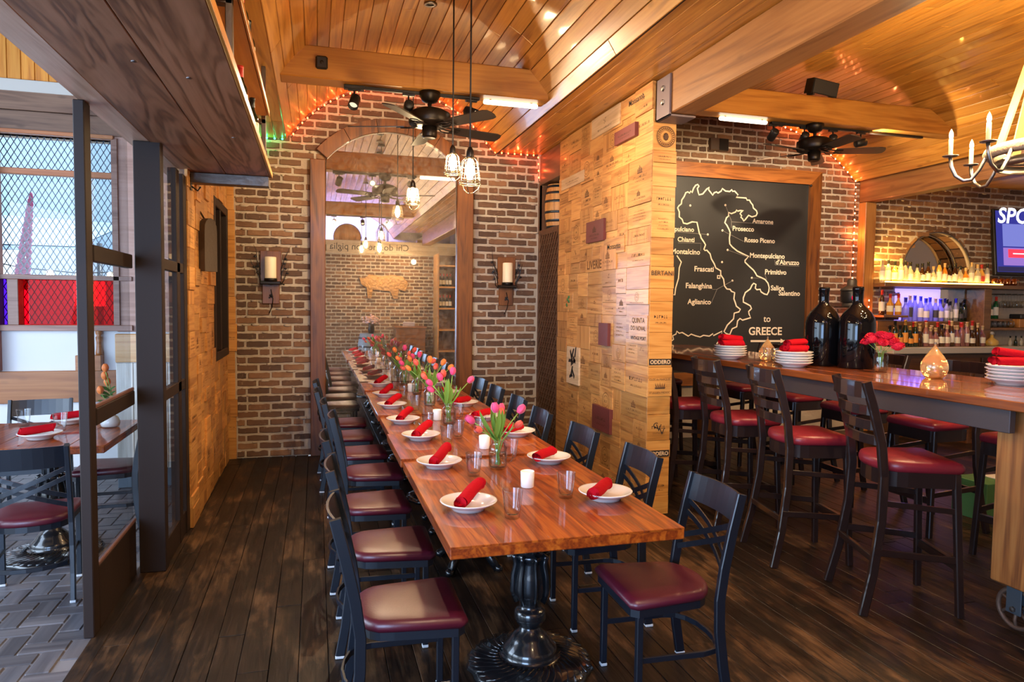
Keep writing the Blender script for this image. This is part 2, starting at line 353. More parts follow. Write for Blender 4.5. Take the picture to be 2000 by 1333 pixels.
def bricks(root, x0, x1, z0, z1, y, test, m, limit=300, seed=1, near=None):
    q = random.Random(seed); L = []; r = int(math.floor(z0 / BH))
    while r * BH < z1:
        zc = r * BH + BH / 2; off = (r % 2) * BW / 2 + q.uniform(-.015, .015); i = int(math.floor((x0 - off) / BW))
        while i * BW + off < x1:
            a = max(x0, i * BW + off); b = min(x1, (i + 1) * BW + off)
            if q.random() < .10 and b - a > .2: L += [((a + (a + b) / 2 + .0) / 2, zc, (b - a) / 2), (((a + b) / 2 + b) / 2, zc, (b - a) / 2)]
            elif b - a > .05: L.append(((a + b) / 2, zc, b - a))
            i += 1
        r += 1
    L = [l for l in L if test(l[0], l[1], l[2])]
    if near: L.sort(key=near)
    rest = MB()
    for k, (x, z, w) in enumerate(L):
        me = BRICKS[q.randrange(9)]; d = .034 + q.uniform(-.006, .008); sc = (w - .019, d, BH - .017); lo = (x + q.uniform(-.002, .002), y - .0005 - d / 2 + .014, z + q.uniform(-.003, .003)); rot = (q.uniform(-.03, .03), q.uniform(-.012, .012), q.uniform(-.02, .02))
        if k < limit:
            o = put('brick', me, m, root, lo, rot, sc)
        else:
            T = Matrix.Translation(lo) @ Matrix.Diagonal((*sc, 1)); rest.add([v.co for v in me.vertices], [tuple(p.vertices) for p in me.polygons], False, T)
    if rest.v:
        o = put('brick_field', rest, m, root); o['kind'] = 'stuff'
    dr = MB()
    for x, z, w in L:                                               # mortar squeezed out of the bed joints
        if q.random() < .75:
            dr.ball((x + q.uniform(-w / 2, w / 2), y - .012, z + BH / 2 - q.uniform(.003, .016)), q.uniform(.015, .06), .014, q.uniform(.006, .015), 6, 4)
    if dr.v:
        o = put('mortar_squeeze', dr, MORTAR, root); o['kind'] = 'stuff'
ARC_C, ARC_Z, ARC_R = .83, 2.657, 1.293
def vault_top(x): return ARC_Z + math.sqrt(max(0, ARC_R ** 2 - (x - ARC_C) ** 2)) if -.285 < x < 1.945 else 3.33
BC, BZ, BR = 5.25, 1.79, 2.2
LR, LZ = 5.4, -1.41                                                 # long left slope of the bar vault
def vault2_top(x): return (BZ + math.sqrt(max(0, BR ** 2 - (x - BC) ** 2)) if x >= BC else LZ + math.sqrt(LR ** 2 - (x - BC) ** 2)) if 2.7 < x < 6.85 else 3.34
# --- far brick wall of the dining room
wb = struct('wall_back', MB().box(-4.7, -.95, YW - .009, YW + .3, 3.2, 4.4).box(-.95, 3.3, YW - .009, YW + .3, 0, 4.4), MORTAR)
def t1(x, z, w):
    if z > vault_top(x) + .05: return False
    inm = .0 < x - w * .0 < 1.6 and z < 3.2
    if -.02 < x < 1.65 and .0 < z < 3.16: return False
    if (x - .8) ** 2 + (z - 2.86) ** 2 < .60 ** 2: return False
    return True
bricks(wb, -.79, 2.46, .05, 3.99, YW, t1, BRICK, 300, 3)
# --- brick wall of the bar side with the map board, and the bar wall
wr = struct('wall_bar_back', MB().box(3.3, 6.93, YW - .009, YW + .5, 0, 4.4).box(6.93, 11.2, YW + .28, YW + .5, 0, 4.4), MORTAR)
def t2(x, z, w):
    if z > vault2_top(x) + .05 or z < .9: return False
    if z < 3.22 and x < 6.2: return False
    return True
bricks(wr, 3.9, 6.93, .9, 4.0, YW, t2, BRICKB, 300, 5)
wr2 = struct('wall_bar_right', MB().box(11.2, 11.4, -2, 8, 0, 4.4), PLAST)
NX, NZ, NR = 8.27, 2.09, .60                                        # round-headed niche over the bar
def t3(x, z, w):
    if z < 2.0 and (x > 9.0): return False
    if (x - NX) ** 2 + (z - NZ) ** 2 < (NR + .02) ** 2: return False
    if 7.62 < x < 8.7 and z < 1.95: return False
    return True
bwall = struct('wall_bar', MB().box(6.93, 11.2, YW - .009, YW + .03, .9, 1.95).prism([(6.93, 1.95), (NX - NR, 1.95)] + [(NX - NR * math.cos(PI * i / 24), NZ + NR * math.sin(PI * i / 24)) for i in range(25)] + [(NX + NR, 1.95), (11.2, 1.95), (11.2, 4.2), (6.93, 4.2)], 0, .041, Matrix(((1, 0, 0, 0), (0, 0, -1, YW + .032), (0, 1, 0, 0), (0, 0, 0, 1)))), MORTAR)
bricks(bwall, 7.09, 10.6, 1.2, 3.5, YW, t3, BRICKB, 300, 8, near=lambda l: abs(l[0] - 8.3) + abs(l[1] - 2.6))
# --- back of the house, seen in the mirror
BKY = -1.8
wk = struct('wall_behind', MB().box(-.95, 3.35, BKY - .3, BKY - .02, 0, 3.0).box(3.35, 11.3, BKY - .3, BKY - .02, 0, 4.4), MORTAR)
rootk = struct('wall_behind_face', MB().box(-3.3, .95, -.010, .02, 0, 2.82), MORTAR, (0, BKY, 0)); rootk.rotation_euler = (0, 0, PI)
bricks(rootk, -2.95, .0, .0, 2.8, 0, lambda x, z, w: True, BRICK, 300, 11, near=lambda l: abs(l[1] - 1.9))
# --- floors
def floormat():
    m, t, b = nodes('worn_dark_floorboard'); L = t.links.new
    tc = N(t, 'ShaderNodeTexCoord'); oi = N(t, 'ShaderNodeObjectInfo'); ge = N(t, 'ShaderNodeNewGeometry')
    off = N(t, 'ShaderNodeVectorMath', operation='SCALE'); off.inputs[0].default_value = (5.7, 17.1, 3.3); L(oi.outputs['Random'], off.inputs['Scale'])
    ad = N(t, 'ShaderNodeVectorMath', operation='ADD'); L(ge.outputs['Position'], ad.inputs[0]); L(off.outputs[0], ad.inputs[1])
    mp = N(t, 'ShaderNodeMapping'); mp.inputs['Scale'].default_value = (14, 1.3, 14); L(ad.outputs[0], mp.inputs['Vector'])
    g = N(t, 'ShaderNodeTexNoise', i_Scale=2.2, i_Detail=6.0, i_Distortion=1.0); L(mp.outputs[0], g.inputs['Vector'])
    mw = N(t, 'ShaderNodeMapping'); mw.inputs['Scale'].default_value = (2.6, .9, 1); L(ge.outputs['Position'], mw.inputs['Vector'])
    w = N(t, 'ShaderNodeTexNoise', i_Scale=1.6, i_Detail=7.0, i_Roughness=.68); L(mw.outputs[0], w.inputs['Vector'])
    wr_ = ramp(t, [(.49, (0, 0, 0)), (.60, (1, 1, 1))]); L(w.outputs['Fac'], wr_.inputs['Fac'])
    r1 = ramp(t, [(.3, (.006, .004, .003)), (.55, (.017, .0095, .006)), (.8, (.045, .025, .015))]); L(g.outputs['Fac'], r1.inputs['Fac'])
    r2 = ramp(t, [(.25, (.012, .007, .005)), (.5, (.075, .037, .016)), (.8, (.17, .092, .044))]); L(g.outputs['Fac'], r2.inputs['Fac'])
    mx = N(t, 'ShaderNodeMix', data_type='RGBA'); L(wr_.outputs['Color'], mx.inputs['Factor']); L(r1.outputs['Color'], mx.inputs[6]); L(r2.outputs['Color'], mx.inputs[7])
    hs = N(t, 'ShaderNodeHueSaturation'); mv = N(t, 'ShaderNodeMapRange'); mv.inputs['To Min'].default_value = .65; mv.inputs['To Max'].default_value = 1.35
    L(oi.outputs['Random'], mv.inputs['Value']); L(mv.outputs[0], hs.inputs['Value']); L(mx.outputs[2], hs.inputs['Color']); L(hs.outputs['Color'], b.inputs['Base Color'])
    rr = N(t, 'ShaderNodeMapRange'); rr.inputs['To Min'].default_value = .30; rr.inputs['To Max'].default_value = .62; L(w.outputs['Fac'], rr.inputs['Value']); L(rr.outputs[0], b.inputs['Roughness']); b.inputs['Specular IOR Level'].default_value = .32
    bp = N(t, 'ShaderNodeBump', i_Strength=.5, i_Distance=.006); L(g.outputs['Fac'], bp.inputs['Height']); L(bp.outputs['Normal'], b.inputs['Normal']); return m
FLOORM = floormat()
GROUT = plain('dark_gap', (.012, .009, .007), .9)
fl = struct('floor', MB().box(-.98, 11.2, -2.1, YW + .02, -.2, -.016), GROUT)
q = random.Random(21); PLK = {}
x = -.975; col = 0
while x < 5.1:
    w = .128 + q.uniform(-.008, .012); y = -1.0 - q.uniform(0, 1.5)
    while y < YW:
        ln = q.uniform(2.2, 3.6); y1 = min(y + ln, YW + .01)
        if y1 > .9 and y1 - y > .1:
            put('floorboard', MB().box(x + .0012, x + w - .0012, max(y, -.5) + .0015, y1 - .0015, -.024, 0, .002), FLOORM, fl, (0, 0, q.uniform(-.0025, .0)))
        y = y1
    x += w; col += 1
put('floor_far_boards', MB().box(x, 11.1, -2, YW, -.03, -.001), FLOORM, fl)
PAVER = wood('grey_brick_paver', (.055, .055, .065), (.095, .092, .105), (.15, .145, .16), 0, .5, .38, 0, .3, 0, .3)
PGROUT = plain('pale_paver_joint', (.19, .185, .20), .9)
struct('trim_13', MB().box(-1.045, -.972, .2, 5.35, -.02, .001, .002), FLOORM)
fp = struct('floor_patio', MB().box(-9, -.98, -2.4, YW + .3, -.2, -.006), PGROUT)
PW = .102; pav = []
pm = MB().box(-.5, .5, -.5, .5, -.5, .5).mesh('paver')
pmh = MB().box(-PW + .003, PW - .003, -PW / 2 + .003, PW / 2 - .003, -.03, 0, .005).mesh('paver')
for i in range(-44, 0):
    for j in range(5, 74):
        k = (i - j) % 4; X, Y = i * PW, j * PW
        if k == 0 and X + 2 * PW < -.93: pav.append((X + PW - .98 + .98, Y + PW / 2, 0))
        elif k == 3 and X + PW < -.93: pav.append((X + PW / 2, Y + PW, PI / 2))
pav.sort(key=lambda p: abs(p[0] + 1.35) * 1.3 + abs(p[1] - 3.9) * .6)
rest = MB()
for n_, (X, Y, a) in enumerate(pav):
    if n_ < 300: put('paver', pmh, PAVER, fp, (X, Y, q.uniform(-.002, .001)), (0, 0, a))
    else: rest.box(-PW + .003, PW - .003, -PW / 2 + .003, PW / 2 - .003, -.03, 0, 0, Matrix.Translation((X, Y, 0)) @ rzm(a))
o = put('paver_field', rest, PAVER, fp); o['kind'] = 'stuff'
# --- ceiling: boards of two shallow vaults and flat soffits, all children of the ceiling
def vault_shell(c, z, r, x0, x1, y0, y1):
    a0 = math.acos((x0 - c) / r); a1 = math.acos((x1 - c) / r); n = 16
    P = [(c + (r + .05) * math.cos(a0 + (a1 - a0) * i / n), z + (r + .05) * math.sin(a0 + (a1 - a0) * i / n)) for i in range(n + 1)]
    return P
cl = MB(); cl.box(-9.2, 11.4, -3.6, YW + .4, 4.4, 4.5)
for P in (vault_shell(ARC_C, ARC_Z, ARC_R, -.285, 1.945, 0, 0), vault_shell(BC, BZ, BR, BC, 6.85, 0, 0), vault_shell(BC, LZ, LR, 2.68, BC, 0, 0)):
    vs = [(a, y, b) for y in (-3.4, YW + .1) for a, b in P]; n = len(P); cl.add(vs, [(i, i + 1, n + i + 1, n + i) for i in range(n - 1)])
cl.box(-4.7, -.25, 2.0, YW + .1, 4.2, 4.3)
cei = struct('ceiling', cl, plain('dark_board_gap', (.05, .02, .006), .9))
def strip(name, x, z, ang, w, y0, y1, m, th=.016):
    put(name, MB().box(-w / 2 + .0015, w / 2 - .0015, y0 + .001, y1 - .001, -.0, th, .004), m, cei, (x, 0, z), (0, ang, 0))
def run(y0, y1, ln=(2.4, 4.5)):
    out = []; y = y0 - q.uniform(0, 1.2)
    while y < y1:
        e = min(y1, y + q.uniform(*ln))
        if e - max(y, y0) > .12: out.append((max(y, y0), e))
        y = e
    return out
def vault(c, z, r, x0, x1, y0, y1, bw, m, ln):
    a0 = math.acos((x0 - c) / r); a1 = math.acos((x1 - c) / r); n = round(r * abs(a0 - a1) / bw); w = r * abs(a0 - a1) / n
    for i in range(n):
        a = a0 + (a1 - a0) * (i + .5) / n
        for u, v in run(y0, y1, ln): strip('ceiling_board', c + r * math.cos(a), z + r * math.sin(a), PI / 2 - a, w, u, v, m)
vault(ARC_C, ARC_Z, ARC_R, -.285, 1.945, -3.0, YW, .118, PINE, (3.2, 6.0))
vault(BC, BZ, BR, BC, 6.85, .8, YW, .125, PINE, (3.2, 5.5)); vault(BC, LZ, LR, 2.68, BC, .8, YW, .125, PINE, (3.2, 5.5))
for a, b, n in ((1.945, 2.67, 6), (-.72, -.285, 4)):
    w = (b - a) / n
    for i in range(n):
        for u, v in run(-1.7 if a < 2.6 else .6, YW, (3.5, 6)): strip('ceiling_board', a + w * (i + .5), 3.347 if a > 0 else 3.32, 0, w, u, v, PINE)
# edge trim where the vault meets the right soffit
struct('trim_1', MB().box(1.93, 1.95, -1.7, YW, 3.335, 3.43, .004), PINE)
# beams
def beam(n, x0, x1, y0, y1, z0, z1, m):
    return struct('trim_%d' % n, MB().box(-(x1 - x0) / 2, (x1 - x0) / 2, -(y1 - y0) / 2, (y1 - y0) / 2, 0, z1 - z0, .008), m, ((x0 + x1) / 2, (y0 + y1) / 2, z0))
beam(2, -.26, 1.90, 5.60, 5.80, 3.355, 3.60, BEAM)                  # tie beam across the dining vault
beam(3, 2.50, 2.70, -1.7, 4.79, 3.045, 3.345, BEAMY)                # long beam on the crate pillar
beam(4, 3.15, 6.72, 5.90, 6.08, 3.50, 3.755, BEAM)                  # tie beam of the bar vault
beam(5, 6.926, 7.10, -1.0, YW, 3.035, 3.365, BEAMY)
beam(6, -.26, 1.90, 1.0, 1.2, 3.355, 3.60, BEAM)
struct('trim_7', MB().box(6.926, 7.095, 7.465, YW - .005, 0, 3.03, .006), POSTW)
struct('ceiling_bar_right', MB().box(7.1, 11.2, -1.0, YW + .02, 3.36, 3.45), PINE)
# --- crate-clad dividing wall
wd = struct('wall_divider', MB().box(2.482, 2.655, 4.826, 6.89, 0, 3.34), CRATED)
def split(x0, x1, y0, y1, q, mw, mh, out):
    w, h = x1 - x0, y1 - y0
    if w > mw * q.uniform(1.0, 1.5) and w >= h * .7:
        c = x0 + w * q.uniform(.36, .64); split(x0, c, y0, y1, q, mw, mh, out); split(c, x1, y0, y1, q, mw, mh, out)
    elif h > mh * q.uniform(1.0, 1.5):
        c = y0 + h * q.uniform(.36, .64); split(x0, x1, y0, c, q, mw, mh, out); split(x0, x1, c, y1, q, mw, mh, out)
    else: out.append((x0, x1, y0, y1))
def emblem(q, w, h, kind):
    """flat burnt print for a crate panel in its own plane (x right, y up)"""
    m = MB(); s = min(w, h)
    def ringm(r, t, n=18): 
        vs = [(k * math.cos(2 * PI * i / n), k * math.sin(2 * PI * i / n), 0) for k in (r, r - t) for i in range(n)]
        m.add(vs, [(i, (i + 1) % n, n + (i + 1) % n, n + i) for i in range(n)])
    def rect(x0, x1, y0, y1): m.add([(x0, y0, 0), (x1, y0, 0), (x1, y1, 0), (x0, y1, 0)], [(0, 1, 2, 3)])
    def word(y, hh, ww):
        xx = -ww / 2
        while xx < ww / 2 - hh * .3:
            a = hh * q.uniform(.35, .7)
            if q.random() < .5: rect(xx, xx + a * .3, y, y + hh); rect(xx + a * .3, xx + a, y + (hh * .8 if q.random() < .5 else 0), y + (hh if q.random() < .5 else hh * .2) )
            else: rect(xx, xx + a, y, y + hh * .18); rect(xx + a * .35, xx + a * .6, y, y + hh)
            xx += a + hh * .28
    if kind == 0: word(-s * .05, s * .12, w * .6); word(-s * .25, s * .06, w * .5)
    elif kind == 1: ringm(s * .30, s * .02); ringm(s * .2, s * .015); word(-s * .04, s * .08, s * .22); word(-s * .42, s * .07, w * .6)
    elif kind == 2:
        for k in range(5): rect(-s * .2 + k * s * .08, -s * .15 + k * s * .08, 0, s * (.12 + .06 * (2 - abs(k - 2))))
        rect(-s * .22, s * .2, -s * .05, -s * .01); word(-s * .22, s * .09, w * .6); word(-s * .35, s * .05, w * .4)
    elif kind == 3:
        for k in range(7): a = q.uniform(0, 2 * PI); r_ = s * q.uniform(.03, .16); m.ball((r_ * math.cos(a), s * .1 + r_ * math.sin(a), 0), s * q.uniform(.02, .06), s * q.uniform(.02, .06), .0002, 6, 3)
        word(-s * .3, s * .08, w * .5)
    elif kind == 4: 
        rect(-w * .36, w * .36, s * .28, s * .29); rect(-w * .36, w * .36, -s * .29, -s * .28); rect(-w * .36, -w * .355, -s * .29, s * .29); rect(w * .355, w * .36, -s * .29, s * .29); word(-s * .05, s * .14, w * .5)
    else:
        for k in range(4): word(s * (.2 - .13 * k), s * .05, w * q.uniform(.4, .65))
    return m
# panel faces: matrix taking (x right, y up, z out) to the wall
FACE_DIV = Matrix(((0, 0, -1, 2.482), (-1, 0, 0, 0), (0, 1, 0, 0), (0, 0, 0, 1)))      # looks to -X, x right = -Y
FACE_END = Matrix(((1, 0, 0, 0), (0, 0, -1, 4.826), (0, 1, 0, 0), (0, 0, 0, 1)))        # looks to -Y
FACE_LEFT = Matrix(((0, 0, 1, -.875), (1, 0, 0, 0), (0, 1, 0, 0), (0, 0, 0, 1)))        # looks to +X, x right = +Y
def panel(root, F, x0, x1, y0, y1, th, m, kind=None, ink=None, q=None, name='crate_panel'):
    w, h = x1 - x0, y1 - y0
    o = put(name, MB(F @ Matrix.Translation(((x0 + x1) / 2, (y0 + y1) / 2, 0))).box(-w / 2 + .001, w / 2 - .001, -h / 2 + .001, h / 2 - .001, -.004, th, .0015), m, root)
    if kind is not None:
        e = emblem(q, w, h, kind); e2 = MB(F @ Matrix.Translation(((x0 + x1) / 2, (y0 + y1) / 2, th + .0008))); e2.add(e.v, e.f)
        p = put('burnt_print', e2, ink, o)
    return o
def lettering(root, F, body, xc, yb, w, z, m, bold=.0):
    me = tmesh(body, 1, bold, 'CENTER', w)
    for v in me.vertices: v.co = F @ (Vector((xc, yb, z)) + v.co)
    return put('brand_lettering', me, m, root)
q = random.Random(5); L_ = []
split(-6.89, -4.811, .0, 3.34, q, .36, .21, L_)
for (a, b, c, d) in L_:
    r_ = q.random(); k = q.choice([0, 1, 2, 3, 4, 5, 0, 5, 1, 2]) if q.random() < .8 else None
    panel(wd, FACE_DIV, a, b, c, d, .013 + (q.random() ** 3) * .012, CRATE if r_ < .74 else CRATEZ, k, q.choice([INK, INKS, INKS, INKS]), q)
def dpanel(y0, y1, z0, z1, m, th=.03, k=None): return panel(wd, FACE_DIV, -max(y0, y1), -min(y0, y1), z0, z1, th, m, k, INK, q)
for y0, y1, z0, z1, k in ((5.06, 5.455, 2.985, 3.095, 0), (5.65, 6.055, 2.21, 2.405, 2), (5.515, 5.72, 1.28, 1.48, None), (5.44, 5.83, .515, .735, 0)): dpanel(y0, y1, z0, z1, CRATER, .045, k)
LITE = wood('pale_crate_board', (.5, .32, .16), (.62, .42, .22), (.7, .5, .3), 1, 1, .45, 0, .1)
lp = dpanel(6.22, 6.555, .85, 1.222, LITE, .03)
em = MB(FACE_DIV)
for x, y, a, w, h in ((-6.42, 1.13, .5, .02, .07), (-6.38, 1.16, -.6, .018, .06), (-6.34, 1.10, .9, .02, .05), (-6.44, 1.08, 0, .06, .018), (-6.37, 1.07, .4, .07, .02), (-6.40, .98, -.4, .02, .06), (-6.36, .96, .7, .018, .06), (-6.42, .93, .2, .05, .016), (-6.31, 1.17, -.3, .016, .06)):
    em.add([(-w, -h, 0), (w, -h * .7, 0), (w * .6, h, 0), (-w * .8, h * .8, 0)], [(0, 1, 2, 3)], False, FACE_DIV @ Matrix.Translation((x, y, .032)) @ rzm(a))
put('brush_print', em, INKK, lp)
dpanel(6.17, 6.80, 2.815, 2.925, LITE, .028, 0); dpanel(5.39, 6.0, 3.16, 3.335, LITE, .03, 3); dpanel(6.44, 6.70, 1.60, 1.76, CRATE, .02, 4)
gp = MB(FACE_DIV)
for k in range(7): gp.ball((-6.57 + .035 * math.cos(k), 1.67 + .045 * math.sin(k * 1.3), .0222), .022, .02, .0003, 6, 3)
put('green_print', gp, plain('green_print', (.06, .22, .07), .6), wd)
def dtext(t, y0, y1, z, m, b=.0, zz=.030): lettering(wd, FACE_DIV, t, -(y0 + y1) / 2, z, abs(y0 - y1), zz, m, b)
for a in ((4.83, 5.36, 3.17, 3.33, None), (5.26, 5.68, 2.08, 2.22, None), (4.815, 5.14, 1.33, 1.56, None), (5.68, 6.10, 1.94, 2.06, None)): dpanel(*a[:4], CRATE, .024, a[4])
dtext('Monsanto', 4.95, 5.22, 3.25, INKK, .01, .026); dtext('Monsanto', 5.33, 5.60, 2.12, INKK, .01, .026); dtext('LIVERIE', 5.72, 6.06, 1.97, INKS, .02, .026)
dtext('QUINTA', 4.86, 5.08, 1.50, INK, 0, .026); dtext('DO NOVAL', 4.84, 5.10, 1.44, INK, 0, .026); dtext('VINTAGE PORT', 4.83, 5.10, 1.365, INKK, .015, .026)
EB = [3.035, 2.82, 2.73, 2.55, 2.36, 2.16, 2.03, 1.94, 1.77, 1.67, 1.43, 1.16, .93, .79, .585, .45, .3, .15, 0]
L2 = [(EB[i + 1], EB[i]) for i in range(len(EB) - 1)]
q = random.Random(9); EK = {1: 0, 3: 0, 4: 5, 9: 0, 13: 0, 16: 0, 15: 5}
for z0, z1 in L2: panel(wd, FACE_END, 2.470, 2.668 + q.choice([0, 0, .008, -.006]), z0, z1, .016 + q.uniform(0, .01), CRATEX, EK.get(EB.index(z1)), INK if q.random() < .6 else INKS, q)
def etext(t, x0, x1, z, m, b=0, zz=.028): lettering(wd, FACE_END, t, (x0 + x1) / 2, z, x1 - x0, zz, m, b)
etext('BERTANI', 2.476, 2.664, 1.872, INKK, .01)
for z in (1.183, .465):
    put('label_band', MB(FACE_END).box(2.474, 2.664, z - .006, z + .042, 0, .0265), INKK, wd); etext('ODDERO', 2.482, 2.656, z + .004, LITE, .03, .0275)
etext('C', 2.522, 2.56, .685, INKK, 0, .028); etext('V', 2.545, 2.592, .66, INKK, 0, .0282); etext('V', 2.575, 2.618, .632, INKK, 0, .0284)
etext('CLOS du MARQUIS', 2.478, 2.658, 1.058, INK); etext('ST-JULIEN-MEDOC', 2.48, 2.656, .955, INK)
cm = MB(FACE_END)
for k in range(5): cm.add([(2.535 + k * .016, 1.005, .028), (2.545 + k * .016, 1.005, .028), (2.527 + k * .021, 1.04 + (.008 if k == 2 else 0), .028)], [(0, 1, 2)])
cm.add([(2.53, .992, .028), (2.612, .992, .028), (2.618, 1.003, .028), (2.526, 1.003, .028)], [(0, 1, 2, 3)]); put('crown_print', cm, INK, wd)
sr = MB(FACE_END)
for r_, t_ in ((.080, .004), (.075, .002), (.050, .003)):
    n = 28; sr.add([(2.573 + k * math.cos(2 * PI * i / n), 2.925 + k * math.sin(2 * PI * i / n), .028) for k in (r_, r_ - t_) for i in range(n)], [(i, (i + 1) % n, n + (i + 1) % n, n + i) for i in range(n)])
for i in range(26):
    a = 2 * PI * i / 26; sr.add([(-.004, -.007, 0), (.004, -.007, 0), (.003, .008, 0), (-.003, .006, 0)], [(0, 1, 2, 3)], False, FACE_END @ Matrix.Translation((2.573 + .062 * math.cos(a), 2.925 + .062 * math.sin(a), .028)) @ rzm(a - PI / 2))
sr.ball((2.573, 2.925, .028), .022, .03, .0004, 8, 4); put('seal_print', sr, INK, wd)
# --- left clad wall with its dark window
wl = struct('wall_left', MB().box(-.98, -.876, 5.32, 6.58, 0, 3.3).box(-.98, -.876, 7.50, YW + .02, 0, 3.3).box(-.98, -.876, 6.58, 7.5, 0, 1.11).box(-.98, -.876, 6.58, 7.5, 2.545, 3.3), CRATED)
q = random.Random(31); L3 = []
split(5.3, 6.56, 0, 2.6, q, .30, .2, L3); split(6.56, 7.5, 0, 1.09, q, .3, .2, L3); split(6.56, 7.5, 2.56, 3.3, q, .3, .2, L3); split(5.3, 6.56, 2.6, 3.3, q, .3, .2, L3)
for (a, b, c, d) in L3:
    panel(wl, FACE_LEFT, a, b, c, d, .013 + (q.random() ** 3) * .02, CRATE if q.random() < .8 else CRATEZ, q.choice([0, 5, None, None, 2, 4]), q.choice([INK, INKS, INKS]), q)
z = 0
while z < 3.3:
    h_ = q.choice([.18, .22, .28, .15]); panel(wl, Matrix(((1, 0, 0, 0), (0, 0, -1, 7.585), (0, 1, 0, 0), (0, 0, 0, 1))), -.872, -.79 + q.choice([0, 0, .012, -.008]), z, min(3.3, z + h_), .02 + q.uniform(0, .012), CRATEX, q.choice([None, 0, None]), INK, q); z += h_
w1 = struct('window_1', MB().box(-.93, -.915, 6.6, 7.48, 1.13, 2.53), plain('dark_window_pane', (.03, .028, .03), .08, coat=.5))
for a, b, c, d in ((6.56, 6.64, 1.09, 2.56), (7.44, 7.52, 1.09, 2.56), (6.64, 7.44, 1.09, 1.17), (6.64, 7.44, 2.48, 2.56), (6.95, 6.99, 1.17, 2.48)): put('window_frame', MB().box(-.93, -.85, a, b, c, d, .006), BROWNF, w1)
# --- header over the partition, wine shelf end wall, patio shell
struct('wall_patio_back', MB().box(-9, -2.99, YW - .06, YW + .2, 0, 4.4).box(-2.99, -.98, YW - .06, YW + .2, 0, 1.36).box(-2.99, -.98, YW - .06, YW + .2, 3.2, 4.4).box(-1.72, -.98, YW - .06, YW + .2, 1.36, 3.2), PLAST)
struct('wall_patio_cladding', MB().box(-1.86, -.98, YW - .10, YW - .065, 1.32, 3.2, .004), wood('pinkish_cladding', (.36, .19, .14), (.48, .27, .20), (.55, .33, .26), 0, .6, .55, 0, .1))
WH = struct('trim_8', MB().box(-5, -.98, YW - .12, YW - .06, 3.55, 3.66, .005), plain('pale_trim', (.62, .57, .5), .6))
DKW = wood('dark_header_board', (.10, .045, .025), (.19, .095, .055), (.27, .145, .085), 0, .7, .5, 0, .15, .5)
hd = struct('wall_patio_header', MB().box(-5, -.98, YW - .09, YW - .062, 3.19, 3.56), GROUT)
for k in range(2): put('header_board', MB().box(-5, -.99, -.02, .0, .003, .181, .004), DKW, hd, (0, YW - .09, 3.195 + k * .184))
struct('trim_9', MB().box(-5, -1.86, YW - .14, YW - .06, 3.165, 3.2, .004), wood('orange_window_trim', (.45, .13, .04), (.6, .2, .07), (.68, .28, .1), 0, .8, .45))
ORB = wood('orange_patio_board', (.5, .15, .02), (.75, .27, .035), (.85, .36, .06), 2, .8, .4, .1, .15, .3)
hp = struct('wall_patio_upper', MB().box(-5, -.98, YW - .08, YW - .062, 3.66, 4.4), GROUT)
for k in range(34): put('upper_board', MB().box(.002, .110, -.014, 0, 0, .73, .004), ORB, hp, (-4.75 + .112 * k, YW - .08, 3.665))
struct('ceiling_patio', MB().box(-9, -.98, -2.4, YW, 4.385, 4.4), PINE)
struct('trim_10', MB().box(-1.06, -.925, .2, 5.75, 2.555, 2.70, .006), wood('pale_pine_header', (.36, .2, .12), (.5, .3, .2), (.58, .38, .27), 1, .8, .45, .1, .1))
struct('wall_upper_left', MB().box(-1.0, -.95, .2, YW, 2.7, 4.4), PINE)
# ================================================================== DINING FURNITURE
SIDE = {'L': 'left', 'R': 'right'}
# --- cross-back metal chair: local origin on the floor, sitter looks to +Y
def seat_outline(w0, w1, y0, y1, n=10):
    """rounded back (-y), straight front (+y) with soft corners"""
    P = [(w0 - .02, y1), (w0, y1 - .025)]
    for i in range(n + 1):
        a = PI * i / n; P.append((w1 * math.cos(a) * (1 + .10 * math.sin(a) * 0), y0 + .14 - (.14) * math.sin(a) ** .8 if 0 < i < n else y0 + .14))
    P += [(-w0, y1 - .025), (-w0 + .02, y1)]
    return P
def cushion(out, z0, z1, e=.018):
    """pad with a rolled edge"""
    m = MB(); cx = sum(p[0] for p in out) / len(out); cy_ = sum(p[1] for p in out) / len(out); n = len(out); rings = []
    for k, (s, z) in enumerate(((.97, z0), (1.0, z0 + (z1 - z0) * .3), (1.0, z0 + (z1 - z0) * .55), (.965, z0 + (z1 - z0) * .85), (.88, z1), (.55, z1 + .008), (.2, z1 + .011))):
        rings.append([(cx + (x - cx) * s, cy_ + (y - cy_) * s, z) for x, y in out])
    vs = [p for r in rings for p in r] + [(cx, cy_, z1 + .012)]; fs = []
    for k in range(len(rings) - 1):
        for i in range(n): fs.append((k * n + i, (k + 1) * n + i, (k + 1) * n + (i + 1) % n, k * n + (i + 1) % n))
    b = (len(rings) - 1) * n
    for i in range(n): fs.append((b + i, len(vs) - 1, b + (i + 1) % n))
    fs.append(tuple(range(n))); m.add(vs, fs, True)
    return m
